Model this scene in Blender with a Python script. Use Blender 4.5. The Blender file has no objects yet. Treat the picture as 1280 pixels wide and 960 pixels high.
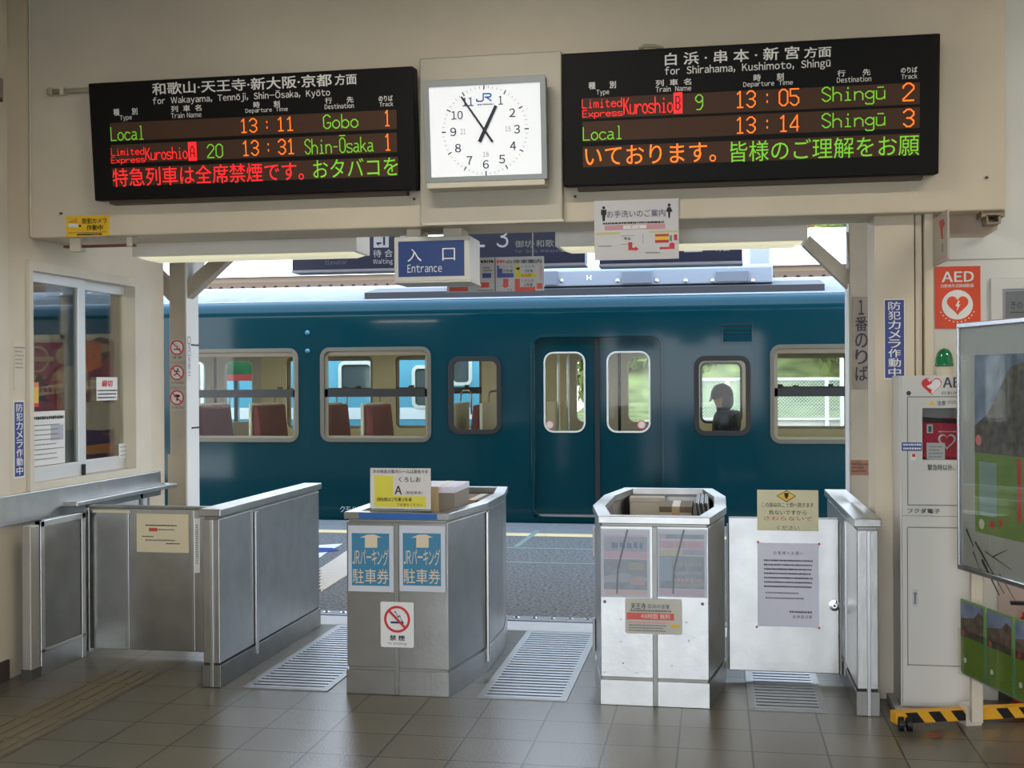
import bpy, bmesh, math, random
from mathutils import Vector, Matrix, Euler
random.seed(7)
SC = bpy.context.scene
COL = SC.collection
# ------------------------------------------------------------------ camera
FPX = 1458.0
EYE = Vector((0.0, 0.0, 1.45))
_y = Vector((255, 5, -1458)).normalized()
_x = Vector((8340, 43, 1458)); _x = (_x - _x.dot(_y) * _y).normalized()
_z = _x.cross(_y)
ROT = Matrix((_x, _y, _z))                      # camera axes -> world axes
cd = bpy.data.cameras.new('camera'); cam = bpy.data.objects.new('camera', cd); COL.objects.link(cam)
cd.sensor_fit = 'HORIZONTAL'; cd.sensor_width = 36; cd.lens = FPX / 1280 * 36; cd.clip_end = 400; cd.clip_start = .05
cam.matrix_world = Matrix.Translation(EYE) @ ROT.to_4x4()
SC.camera = cam
# ------------------------------------------------------------------ light
vs = SC.view_settings
SC.display_settings.display_device = 'sRGB'
vs.view_transform = 'Standard'; vs.look = 'None'; vs.gamma = 1; vs.use_curve_mapping = False
vs.exposure = 0.0
W = bpy.data.worlds.new('sky'); SC.world = W; W.use_nodes = True
nt = W.node_tree; nt.nodes.clear()
out = nt.nodes.new('ShaderNodeOutputWorld'); bg = nt.nodes.new('ShaderNodeBackground')
tc = nt.nodes.new('ShaderNodeTexCoord'); sx = nt.nodes.new('ShaderNodeSeparateXYZ'); rp = nt.nodes.new('ShaderNodeValToRGB')
rp.color_ramp.elements[0].position = 0.0; rp.color_ramp.elements[0].color = (0.93, 0.96, 1.0, 1)
rp.color_ramp.elements[1].position = 1.0; rp.color_ramp.elements[1].color = (0.42, 0.66, 1.0, 1)
nt.links.new(tc.outputs['Generated'], sx.inputs[0]); nt.links.new(sx.outputs['Z'], rp.inputs[0])
nt.links.new(rp.outputs[0], bg.inputs['Color']); nt.links.new(bg.outputs[0], out.inputs[0])
SKY = 6.6
bg.inputs['Strength'].default_value = SKY

def lamp(name, loc, sx_, sy_, power, col=(1, .93, .80), rot=(0, 0, 0), parent=None):
    l = bpy.data.lights.new(name, 'AREA'); l.shape = 'RECTANGLE'; l.size = sx_; l.size_y = sy_; l.energy = power; l.color = col
    o = bpy.data.objects.new(name, l); COL.objects.link(o); o.location = loc; o.rotation_euler = rot
    if parent: o.parent = parent; o.location = Vector(loc) - worldloc(parent)
    return o
# ------------------------------------------------------------------ pixel -> place
def ray(x, y): return ROT @ Vector((x - 640, 480 - y, -FPX))
def at_y(x, y, Y): d = ray(x, y); return EYE + d * (Y / d.y)
def at_x(x, y, X): d = ray(x, y); return EYE + d * (X / d.x)
def at_z(x, y, Z): d = ray(x, y); return EYE + d * ((Z - EYE.z) / d.z)
def X_at(x, Y, y=480): return at_y(x, y, Y).x
def Y_at(x, X, y=480): return at_x(x, y, X).y
def Z_at(x, y, Y): return at_y(x, y, Y).z
# ------------------------------------------------------------------ materials
def lin(c):
    r = []
    for v in c:
        v = v / 255.0
        r.append(v / 12.92 if v <= .04045 else ((v + .055) / 1.055) ** 2.4)
    return (r[0], r[1], r[2], 1)
MATS = {}
def M(name, rgb, rough=.6, metal=0.0, var=0.0, vscale=3.0, bump=0.0, bscale=40.0, aniso=0.0, arot=0.0, spec=.5, coat=0.0, stretch=(1, 1, 1), dirt=None):
    if name in MATS: return MATS[name]
    m = bpy.data.materials.new(name); m.use_nodes = True; n = m.node_tree; b = n.nodes['Principled BSDF']
    b.inputs['Base Color'].default_value = lin(rgb); b.inputs['Roughness'].default_value = rough; b.inputs['Metallic'].default_value = metal
    b.inputs['Specular IOR Level'].default_value = spec; b.inputs['Coat Weight'].default_value = coat; b.inputs['Coat Roughness'].default_value = .06
    b.inputs['Anisotropic'].default_value = aniso; b.inputs['Anisotropic Rotation'].default_value = arot
    if var or bump or dirt:
        g = n.nodes.new('ShaderNodeNewGeometry'); mp = n.nodes.new('ShaderNodeMapping'); mp.inputs['Scale'].default_value = stretch
        n.links.new(g.outputs['Position'], mp.inputs[0])
    if var:
        t = n.nodes.new('ShaderNodeTexNoise'); t.inputs['Scale'].default_value = vscale; t.inputs['Detail'].default_value = 6
        n.links.new(mp.outputs[0], t.inputs['Vector'])
        r = n.nodes.new('ShaderNodeValToRGB'); c = lin(rgb)
        r.color_ramp.elements[0].position = .3; r.color_ramp.elements[1].position = .7
        r.color_ramp.elements[0].color = (c[0] * (1 - var), c[1] * (1 - var), c[2] * (1 - var), 1)
        r.color_ramp.elements[1].color = (min(1, c[0] * (1 + var * .6)), min(1, c[1] * (1 + var * .6)), min(1, c[2] * (1 + var * .6)), 1)
        n.links.new(t.outputs['Fac'], r.inputs[0]); last = r.outputs[0]
        if dirt:
            t2 = n.nodes.new('ShaderNodeTexNoise'); t2.inputs['Scale'].default_value = dirt[1]; t2.inputs['Detail'].default_value = 8
            n.links.new(mp.outputs[0], t2.inputs['Vector'])
            r2 = n.nodes.new('ShaderNodeValToRGB'); r2.color_ramp.elements[0].position = dirt[2]; r2.color_ramp.elements[1].position = dirt[2] + .06
            r2.color_ramp.elements[0].color = (0, 0, 0, 1); r2.color_ramp.elements[1].color = (1, 1, 1, 1)
            n.links.new(t2.outputs['Fac'], r2.inputs[0])
            mx = n.nodes.new('ShaderNodeMixRGB'); mx.inputs[2].default_value = lin(dirt[0]); n.links.new(r2.outputs[0], mx.inputs[0]); n.links.new(last, mx.inputs[1]); last = mx.outputs[0]
        n.links.new(last, b.inputs['Base Color'])
    if bump:
        t = n.nodes.new('ShaderNodeTexNoise'); t.inputs['Scale'].default_value = bscale; t.inputs['Detail'].default_value = 4
        n.links.new(mp.outputs[0], t.inputs['Vector'])
        bp = n.nodes.new('ShaderNodeBump'); bp.inputs['Strength'].default_value = bump; bp.inputs['Distance'].default_value = .01
        n.links.new(t.outputs['Fac'], bp.inputs['Height']); n.links.new(bp.outputs[0], b.inputs['Normal'])
    MATS[name] = m; return m
def EM(name, rgb, strength, base=None):
    if name in MATS: return MATS[name]
    m = M(name, base or rgb, .5); b = m.node_tree.nodes['Principled BSDF']
    b.inputs['Emission Color'].default_value = lin(rgb); b.inputs['Emission Strength'].default_value = strength
    return m
def GLASS(name, tint=(249, 251, 250), refl=.9, rough=.02):
    if name in MATS: return MATS[name]
    m = bpy.data.materials.new(name); m.use_nodes = True; n = m.node_tree; n.nodes.clear()
    o = n.nodes.new('ShaderNodeOutputMaterial'); t = n.nodes.new('ShaderNodeBsdfTransparent'); g = n.nodes.new('ShaderNodeBsdfGlossy')
    f = n.nodes.new('ShaderNodeFresnel'); mx = n.nodes.new('ShaderNodeMixShader'); mu = n.nodes.new('ShaderNodeMath'); mu.operation = 'MULTIPLY'; mu.inputs[1].default_value = refl
    t.inputs[0].default_value = lin(tint); g.inputs['Roughness'].default_value = rough; f.inputs[0].default_value = 1.5
    n.links.new(f.outputs[0], mu.inputs[0]); n.links.new(mu.outputs[0], mx.inputs[0]); n.links.new(t.outputs[0], mx.inputs[1]); n.links.new(g.outputs[0], mx.inputs[2]); n.links.new(mx.outputs[0], o.inputs[0])
    MATS[name] = m; return m
steel = M('brushed_steel', (178, 178, 175), .33, 1.0, var=.10, vscale=9, bump=.05, bscale=60, aniso=.75, arot=.25, stretch=(1, 1, 1))
steel_dk = M('dull_steel', (140, 139, 134), .42, 1.0, var=.12, vscale=8)
alu = M('aluminium', (190, 190, 190), .3, 1.0)
chrome = M('chrome', (215, 215, 215), .12, 1.0)
beige = M('beige_paint', (214, 202, 180), .55, var=.10, vscale=1.6, bump=.04, bscale=30)
cream = M('cream_paint', (214, 206, 188), .5, var=.06, vscale=4)
white_wall = M('white_wall_paint', (222, 224, 219), .5, var=.05, vscale=2.5, dirt=((170, 150, 120), 5.0, .70))
post_paint = M('post_paint', (176, 164, 146), .5, var=.10, vscale=5, dirt=((120, 78, 50), 9.0, .72))
white_paint = M('white_paint', (232, 232, 230), .45)
paper = M('paper_white', (226, 226, 224), .5)
paper_y = M('paper_yellowed', (226, 214, 180), .6)
ink = M('ink_black', (24, 24, 28), .6)
ink_g = M('ink_grey', (105, 105, 108), .6)
ink_b = M('ink_navy', (40, 48, 92), .6)
red = M('sign_red', (205, 40, 50), .5)
pink = M('print_pink', (226, 120, 120), .6)
blue = M('sign_blue', (34, 62, 138), .4)
white = M('print_white', (236, 236, 234), .5)
black = M('black_plastic', (16, 15, 15), .35)
rubber = M('black_rubber', (14, 14, 14), .5)
yellow = M('sign_yellow', (238, 192, 40), .45)
glass = GLASS('clear_glass')
# ------------------------------------------------------------------ objects
def worldloc(o):
    v = Vector((0, 0, 0))
    while o is not None: v += o.location; o = o.parent
    return v
class B:
    def __init__(s): s.v = []; s.f = []; s.m = []
    def add(s, vs, fs, mi=0):
        k = len(s.v); s.v += [Vector(p) for p in vs]; s.f += [tuple(i + k for i in f) for f in fs]; s.m += [mi] * len(fs)
        return s
    def box(s, x0, x1, y0, y1, z0, z1, mi=0):
        x0, x1 = min(x0, x1), max(x0, x1); y0, y1 = min(y0, y1), max(y0, y1); z0, z1 = min(z0, z1), max(z0, z1)
        return s.add([(x0, y0, z0), (x1, y0, z0), (x1, y1, z0), (x0, y1, z0), (x0, y0, z1), (x1, y0, z1), (x1, y1, z1), (x0, y1, z1)],
                     [(0, 3, 2, 1), (4, 5, 6, 7), (0, 1, 5, 4), (1, 2, 6, 5), (2, 3, 7, 6), (3, 0, 4, 7)], mi)
    def prism(s, poly, vec, mi=0):
        n = len(poly); vec = Vector(vec); a = [Vector(p) for p in poly]; b = [p + vec for p in a]
        fs = [tuple(range(n)), tuple(range(2 * n - 1, n - 1, -1))] + [(i, i + n, (i + 1) % n + n, (i + 1) % n) for i in range(n)]
        return s.add(a + b, fs, mi)
    def ringprism(s, outer, inner, vec, mi=0):
        n = len(outer); vec = Vector(vec)
        o = [Vector(p) for p in outer]; i_ = [Vector(p) for p in inner]
        vsx = o + i_ + [p + vec for p in o] + [p + vec for p in i_]; fs = []
        for k in range(n):
            j = (k + 1) % n
            fs += [(k, j, n + j, n + k), (2 * n + k, 3 * n + k, 3 * n + j, 2 * n + j), (k, 2 * n + k, 2 * n + j, j), (n + k, n + j, 3 * n + j, 3 * n + k)]
        return s.add(vsx, fs, mi)
    def tube(s, pts, r, n=8, mi=0, r1=None, closed=False):
        pts = [Vector(p) for p in pts]; L = len(pts); rings = []
        for i, p in enumerate(pts):
            d = (pts[min(i + 1, L - 1)] - pts[max(i - 1, 0)]).normalized()
            a = d.cross(Vector((0, 0, 1))); a = d.cross(Vector((1, 0, 0))) if a.length < .05 else a
            a.normalize(); b = d.cross(a)
            rr = r if r1 is None else r + (r1 - r) * i / max(1, L - 1)
            rings.append([p + (a * math.cos(2 * math.pi * k / n) + b * math.sin(2 * math.pi * k / n)) * rr for k in range(n)])
        vsx = [q for g in rings for q in g]; fs = []
        for i in range(L - 1):
            for k in range(n): fs.append((i * n + k, i * n + (k + 1) % n, (i + 1) * n + (k + 1) % n, (i + 1) * n + k))
        fs += [tuple(range(n - 1, -1, -1)), tuple((L - 1) * n + k for k in range(n))]
        return s.add(vsx, fs, mi)
    def lathe(s, c, prof, n=24, axis='Z', mi=0):
        c = Vector(c); vsx = []; fs = []
        for r, h in prof:
            for k in range(n):
                a = 2 * math.pi * k / n; p = (r * math.cos(a), r * math.sin(a), h)
                if axis == 'Y': p = (p[0], p[2], p[1])
                if axis == 'X': p = (p[2], p[0], p[1])
                vsx.append(c + Vector(p))
        L = len(prof)
        for i in range(L - 1):
            for k in range(n): fs.append((i * n + k, i * n + (k + 1) % n, (i + 1) * n + (k + 1) % n, (i + 1) * n + k))
        fs += [tuple(range(n)), tuple((L - 1) * n + k for k in range(n))]
        return s.add(vsx, fs, mi)
def mk(name, b, mat, parent=None, bevel=0.0, smooth=False, label=None, kind=None):
    me = bpy.data.meshes.new(name); off = worldloc(parent) if parent is not None else Vector((0, 0, 0))
    me.from_pydata([tuple(p - off) for p in b.v], [], b.f)
    for m in (mat if isinstance(mat, (list, tuple)) else [mat]): me.materials.append(m)
    me.polygons.foreach_set('material_index', b.m)
    if smooth: me.polygons.foreach_set('use_smooth', [True] * len(me.polygons))
    bm = bmesh.new(); bm.from_mesh(me); bmesh.ops.recalc_face_normals(bm, faces=bm.faces); bm.to_mesh(me); bm.free()
    me.update()
    o = bpy.data.objects.new(name, me); COL.objects.link(o)
    if parent is not None: o.parent = parent
    if bevel:
        w = o.modifiers.new('bevel', 'BEVEL'); w.width = bevel; w.segments = 2; w.limit_method = 'ANGLE'; w.angle_limit = math.radians(40)
    if label: o['label'] = label
    if kind: o['kind'] = kind
    return o
def mk_each(name, boxes, mat, parent, bevel=0.0):
    return [mk(name, B().box(*x), mat, parent, bevel) for x in boxes]
def tag(o, label, cat, group=None, kind=None):
    o['label'] = label; o['category'] = cat
    if group: o['group'] = group
    if kind: o['kind'] = kind
    return o
def thing(name, label, cat, loc, group=None):
    o = bpy.data.objects.new(name, None); COL.objects.link(o); o.location = loc; o.empty_display_size = .1
    return tag(o, label, cat, group)
def solo(name, label, cat, b, mat, group=None, bevel=0.0, smooth=False, kind=None):
    lo = Vector((min(p[i] for p in b.v) for i in range(3))); hi = Vector((max(p[i] for p in b.v) for i in range(3)))
    c = Vector(((lo.x + hi.x) / 2, (lo.y + hi.y) / 2, lo.z)); b.v = [p - c for p in b.v]
    o = mk(name, b, mat, None, bevel, smooth); o.location = c
    return tag(o, label, cat, group, kind)
def struct(name, b, mat, parent=None, bevel=0.0, label=None, cat=None):
    o = mk(name, b, mat, parent, bevel)
    if parent is None: o['kind'] = 'structure'; o['label'] = label or name; o['category'] = cat or name.split('_')[0]
    return o
# ------------------------------------------------------------------ text as meshes
_TX = {}
def rawtext(s, res=3):
    k = (s, res)
    if k in _TX: return _TX[k]
    cu = bpy.data.curves.new('t', 'FONT'); cu.body = s; cu.resolution_u = res; cu.fill_mode = 'FRONT'
    o = bpy.data.objects.new('t', cu); COL.objects.link(o)
    bpy.context.view_layer.update()
    me = bpy.data.meshes.new_from_object(o.evaluated_get(bpy.context.evaluated_depsgraph_get()))
    _TX[k] = ([(v.co.x, v.co.y) for v in me.vertices], [tuple(p.vertices) for p in me.polygons])
    bpy.data.objects.remove(o); bpy.data.curves.remove(cu); bpy.data.meshes.remove(me)
    return _TX[k]
_MACRON = {'ō': 'o', 'Ō': 'O', 'ū': 'u', 'ô': 'o'}
def textmesh(s, res=3):
    """outline of a line of writing scaled to the unit square; Latin letters are spaced by their own widths"""
    if not any(33 <= ord(c) < 127 or c in _MACRON for c in s): vsx, fs = rawtext(s, res)
    else:
        vsx, fs, x = [], [], 0.0
        for c in s:
            if c == ' ': x += .36; continue
            if c == '　': x += .9; continue
            b_ = _MACRON.get(c, c); latin = 33 <= ord(b_) < 127
            gv, gf = rawtext(chr(ord(b_) + 0xFEE0) if latin else b_, res)
            x0 = min(p[0] for p in gv); x1 = max(p[0] for p in gv); off = x - x0; k = len(vsx)
            vsx += [(p[0] + off, p[1]) for p in gv]; fs += [tuple(i + k for i in f) for f in gf]
            if c in _MACRON:
                yt = max(p[1] for p in gv) + .07; k = len(vsx); m = (x1 - x0) * .12
                vsx += [(x + m, yt), (x + x1 - x0 - m, yt), (x + x1 - x0 - m, yt + .06), (x + m, yt + .06)]; fs.append((k, k + 1, k + 2, k + 3))
            x += (x1 - x0) + (.13 if latin else .10)
    x0 = min(v[0] for v in vsx); x1 = max(v[0] for v in vsx); y0 = min(v[1] for v in vsx); y1 = max(v[1] for v in vsx)
    return [((p - x0) / max(1e-6, x1 - x0), (q - y0) / max(1e-6, y1 - y0)) for p, q in vsx], fs
_o = [(2,7),(0,5),(0,2),(2,0),(4,0),(6,2),(6,5),(4,7),(2,7)]
LEDFONT = {'L':[[(0,12),(0,0),(6,0)]],'o':[_o],'c':[[(6,6),(4,7),(2,7),(0,5),(0,2),(2,0),(4,0),(6,1)]],'a':[[(1,7),(4,7),(5,6),(5,1),(6,0)],[(5,4),(2,4),(0,3),(0,1),(2,0),(3,0),(5,2)]],
 'l':[[(2,12),(3,12),(3,0)],[(1,0),(5,0)]],'i':[[(2,7),(3,7),(3,0)],[(1,0),(5,0)],[(3,10),(3,11)]],'m':[[(0,7),(0,0)],[(0,6),(1,7),(2,7),(3,6),(3,0)],[(3,6),(4,7),(5,7),(6,6),(6,0)]],
 't':[[(2,10),(2,1),(3,0),(4,0),(5,1)],[(0,7),(5,7)]],'e':[[(0,4),(6,4),(6,5),(4,7),(2,7),(0,5),(0,2),(2,0),(4,0),(6,1)]],'d':[[(6,12),(6,0)],[(6,5),(4,7),(2,7),(0,5),(0,2),(2,0),(4,0),(6,2)]],
 'E':[[(6,12),(0,12),(0,0),(6,0)],[(0,6),(5,6)]],'x':[[(0,7),(6,0)],[(6,7),(0,0)]],'p':[[(0,7),(0,-4)],[(0,5),(2,7),(4,7),(6,5),(6,2),(4,0),(2,0),(0,2)]],'r':[[(0,7),(0,0)],[(0,4),(3,7),(5,7),(6,6)]],
 's':[[(6,6),(5,7),(1,7),(0,6),(0,5),(1,4),(5,3),(6,2),(6,1),(5,0),(1,0),(0,1)]],'K':[[(0,12),(0,0)],[(6,12),(0,5)],[(2,7),(6,0)]],'u':[[(0,7),(0,1),(1,0),(4,0),(6,2)],[(6,7),(6,0)]],
 'h':[[(0,12),(0,0)],[(0,5),(2,7),(4,7),(6,5),(6,0)]],'n':[[(0,7),(0,0)],[(0,5),(2,7),(4,7),(6,5),(6,0)]],'g':[[(6,7),(6,-3),(5,-4),(1,-4),(0,-3)],[(6,5),(4,7),(2,7),(0,5),(0,3),(2,1),(4,1),(6,3)]],
 'G':[[(6,10),(4,12),(2,12),(0,10),(0,2),(2,0),(4,0),(6,2),(6,5),(3,5)]],'b':[[(0,12),(0,0)],[(0,5),(2,7),(4,7),(6,5),(6,2),(4,0),(2,0),(0,2)]],'S':[[(6,10),(4,12),(2,12),(0,10),(0,8),(6,4),(6,2),(4,0),(2,0),(0,2)]],
 'k':[[(0,12),(0,0)],[(5,7),(0,3)],[(2,4),(6,0)]],'-':[[(1,5),(5,5)]],'Ō':[[(2,12),(0,10),(0,2),(2,0),(4,0),(6,2),(6,10),(4,12),(2,12)],[(0,14),(6,14)]],'ū':[[(0,7),(0,1),(1,0),(4,0),(6,2)],[(6,7),(6,0)],[(1,10),(5,10)]],
 'A':[[(0,0),(0,8),(3,12),(6,8),(6,0)],[(0,4),(6,4)]],'B':[[(0,0),(0,12),(4,12),(6,10),(6,8),(4,6),(0,6)],[(4,6),(6,4),(6,2),(4,0),(0,0)]],'0':[[(2,12),(0,10),(0,2),(2,0),(4,0),(6,2),(6,10),(4,12),(2,12)]],
 '1':[[(1,10),(3,12),(3,0)],[(1,0),(5,0)]],'2':[[(0,9),(0,10),(2,12),(4,12),(6,10),(6,8),(0,1),(0,0),(6,0)]],'3':[[(0,10),(2,12),(4,12),(6,10),(6,8),(4,6),(2,6)],[(4,6),(6,4),(6,2),(4,0),(2,0),(0,2)]],
 '4':[[(5,0),(5,12),(0,4),(0,3),(6,3)]],'5':[[(6,12),(0,12),(0,7),(4,7),(6,5),(6,2),(4,0),(2,0),(0,2)]],'9':[[(6,8),(4,6),(2,6),(0,8),(0,10),(2,12),(4,12),(6,10),(6,3),(4,0),(1,0)]],':':[[(3,3),(3,4)],[(3,8),(3,9)]]}
class Plane:
    def __init__(s, o, u, v=(0, 0, 1)):
        s.o = Vector(o); s.u = Vector(u).normalized(); s.v = Vector(v).normalized(); s.n = s.u.cross(s.v).normalized()
    def uv(s, px, py):
        d = ray(px, py); t = (s.o - EYE).dot(s.n) / d.dot(s.n); p = EYE + d * t - s.o
        return p.dot(s.u), p.dot(s.v)
    def P(s, u, v, h=0.0): return s.o + s.u * u + s.v * v + s.n * h
def PY(Y): return Plane((0, Y, 0), (1, 0, 0))              # faces the viewer (normal -Y)
def PXL(X): return Plane((X, 0, 0), (0, 1, 0))             # normal +X
def PXR(X): return Plane((X, 0, 0), (0, -1, 0))            # normal -X
class Deco:
    split = False
    """Flat print on a plane. All boxes in photo pixels, measured on that plane."""
    def __init__(s, pl, parent, h=.0015): s.pl = pl; s.par = parent; s.h = h; s.d = {}
    def _b(s, part, mat):
        k = (part, mat.name)
        if s.split or part in ('numerals', 'arrow', 'sticker', 'pictogram_panel'): s.n_ = getattr(s, 'n_', 0) + 1; k = (part, mat.name + '#%d' % s.n_)
        return s.d.setdefault(k, (B(), mat))[0]
    def box_uv(s, x0, y0, x1, y1):
        cx, cy = (x0 + x1) / 2, (y0 + y1) / 2
        return s.pl.uv(x0, cy)[0], s.pl.uv(x1, cy)[0], s.pl.uv(cx, y1)[1], s.pl.uv(cx, y0)[1]
    def rect(s, x0, y0, x1, y1, mat, part='print', h=0.0, r=0.0):
        u0, u1, v0, v1 = s.box_uv(x0, y0, x1, y1); s.rect_uv(u0, u1, v0, v1, mat, part, h, r)
    def rect_uv(s, u0, u1, v0, v1, mat, part='print', h=0.0, r=0.0):
        pts = rrect(u0, u1, v0, v1, r) if r else [(u0, v0), (u1, v0), (u1, v1), (u0, v1)]
        s.poly_uv(pts, mat, part, h)
    def poly_uv(s, pts, mat, part='print', h=0.0):
        s._b(part, mat).add([s.pl.P(u, v, s.h + h) for u, v in pts], [tuple(range(len(pts)))])
    def poly(s, pts, mat, part='print', h=0.0): s.poly_uv([s.pl.uv(*p) for p in pts], mat, part, h)
    def ring_uv(s, cu, cv, r0, r1, mat, part='ring', h=0.0, n=40):
        b = s._b(part, mat); vsx = []; fs = []
        for k in range(n):
            a = 2 * math.pi * k / n
            vsx += [s.pl.P(cu + r0 * math.cos(a), cv + r0 * math.sin(a), s.h + h), s.pl.P(cu + r1 * math.cos(a), cv + r1 * math.sin(a), s.h + h)]
            j = (k + 1) % n; fs.append((2 * k, 2 * k + 1, 2 * j + 1, 2 * j))
        b.add(vsx, fs)
    def disc_uv(s, cu, cv, r, mat, part='print', h=0.0, n=32, ry=None):
        s.poly_uv([(cu + r * math.cos(2 * math.pi * k / n), cv + (ry or r) * math.sin(2 * math.pi * k / n)) for k in range(n)], mat, part, h)
    def disc(s, x, y, rpx, mat, part='print', h=0.0):
        cu, cv = s.pl.uv(x, y); s.disc_uv(cu, cv, abs(s.pl.uv(x, y - rpx)[1] - cv), mat, part, h)
    def text(s, t, x0, y0, x1, y1, mat, bold=0.0, part='lettering', h=.0012, res=3):
        u0, u1, v0, v1 = s.box_uv(x0, y0, x1, y1); s.text_uv(t, u0, u1, v0, v1, mat, bold, part, h, res)
    def text_uv(s, t, u0, u1, v0, v1, mat, bold=0.0, part='lettering', h=.0012, res=3):
        vsx, fs = textmesh(t, res); sp_, s.split = s.split, True; b = s._b(part, mat); s.split = sp_
        e = bold * (v1 - v0) * .9 if '\n' not in t else 0          # heavier weight: the outline is laid down again a hair to each side
        u0 += e; u1 -= e; v0 += e * .6; v1 -= e * .6
        for i_, (du, dv) in enumerate(((0, 0),) if e <= 0 else ((-e, -e * .6), (e, -e * .6), (-e, e * .6), (e, e * .6))):
            b.add([s.pl.P(u0 + a * (u1 - u0) + du, v0 + c * (v1 - v0) + dv, s.h + h + .0002 * i_) for a, c in vsx], fs)
    def dots(s, t, x0, y0, x1, y1, mat, part='led_text', h=.0015, w=.95):
        """thin one-dot strokes of an LED matrix"""
        u0, u1, v0, v1 = s.box_uv(x0, y0, x1, y1); segs = []; x = 0
        for ch in t:
            if ch == ' ': x += 4; continue
            gl = LEDFONT[ch]; segs += [((p[0] + x, p[1]), (q[0] + x, q[1])) for ln in gl for p, q in zip(ln, ln[1:])]; x += 8
        xs = [p[0] for g in segs for p in g]; ys = [p[1] for g in segs for p in g]
        ax, ay = min(xs) - w / 2, min(ys) - w / 2; kx = (u1 - u0) / (max(xs) + w / 2 - ax); ky = (v1 - v0) / (max(ys) + w / 2 - ay)
        b = s._b(part, mat); r = w / 2
        for p, q in segs:
            P_ = Vector(((p[0] - ax) * kx, (p[1] - ay) * ky)); Q_ = Vector(((q[0] - ax) * kx, (q[1] - ay) * ky)); d = (Q_ - P_)
            d = d.normalized() if d.length > 1e-9 else Vector((1, 0)); rr = r * (kx + ky) / 2; n = Vector((-d.y, d.x)) * rr; d *= rr * .8
            b.add([s.pl.P(u0 + c.x, v0 + c.y, s.h + h) for c in (P_ - d + n, Q_ + d + n, Q_ + d - n, P_ - d - n)], [(0, 1, 2, 3)])
    def column(s, t, x0, y0, x1, y1, mat, bold=0.0, part='lettering', h=.0012):
        """vertical writing, one glyph under another"""
        u0, u1, v0, v1 = s.box_uv(x0, y0, x1, y1); n = len(t); st = (v1 - v0) / n
        for i, c in enumerate(t):
            p = .05 * st; q = (u1 - u0) * (.28 if c in '1Iー' else 0); s.text_uv(c, u0 + q, u1 - q, v1 - (i + 1) * st + p, v1 - i * st - p, mat, bold, part, h)
    def lines(s, x0, y0, x1, y1, rows, mat, part='lettering', h=.0012, fill=.5, seed=1, ragged=.3):
        """rows of marks too small to read in the photo"""
        u0, u1, v0, v1 = s.box_uv(x0, y0, x1, y1); rnd = random.Random(seed); st = (v1 - v0) / rows; ch = st * fill
        sp_, s.split = s.split, True; b = s._b(part, mat); s.split = sp_
        for i in range(rows):
            vb = v1 - (i + .5) * st - ch / 2; u = u0; end = u1 - (u1 - u0) * ragged * rnd.random()
            while u < end:
                w = ch * rnd.uniform(.45, .95)
                b.add([s.pl.P(u, vb + ch * rnd.uniform(0, .25), s.h + h), s.pl.P(min(u + w, u1), vb, s.h + h), s.pl.P(min(u + w, u1), vb + ch * rnd.uniform(.75, 1), s.h + h), s.pl.P(u, vb + ch, s.h + h)], [(0, 1, 2, 3)])
                u += w + ch * rnd.uniform(.15, .35)
    def done(s):
        r = []
        for (part, _), (b, mat) in s.d.items():
            if b.v: r.append(mk(part, b, mat, s.par))
        return r
def rrect(u0, u1, v0, v1, r, n=6):
    pts = []
    for cx, cy, a0 in ((u1 - r, v1 - r, 0), (u0 + r, v1 - r, 90), (u0 + r, v0 + r, 180), (u1 - r, v0 + r, 270)):
        for k in range(n + 1):
            a = math.radians(a0 + 90 * k / n); pts.append((cx + r * math.cos(a), cy + r * math.sin(a)))
    return pts
def sheet(name, label, cat, pl, x0, y0, x1, y1, mat, thick=.002, r=0.0, group=None, h0=0.0, bevel=0.0):
    """an upright flat sheet or plate; returns (object, Deco on its face)"""
    d = Deco(pl, None); u0, u1, v0, v1 = d.box_uv(x0, y0, x1, y1)
    pts = rrect(u0, u1, v0, v1, r) if r else [(u0, v0), (u1, v0), (u1, v1), (u0, v1)]
    b = B().prism([pl.P(u, v, h0) for u, v in pts], pl.n * thick)
    o = solo(name, label, cat, b, mat, group, bevel)
    return o, Deco(pl, o, h0 + thick + .0008)
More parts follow.
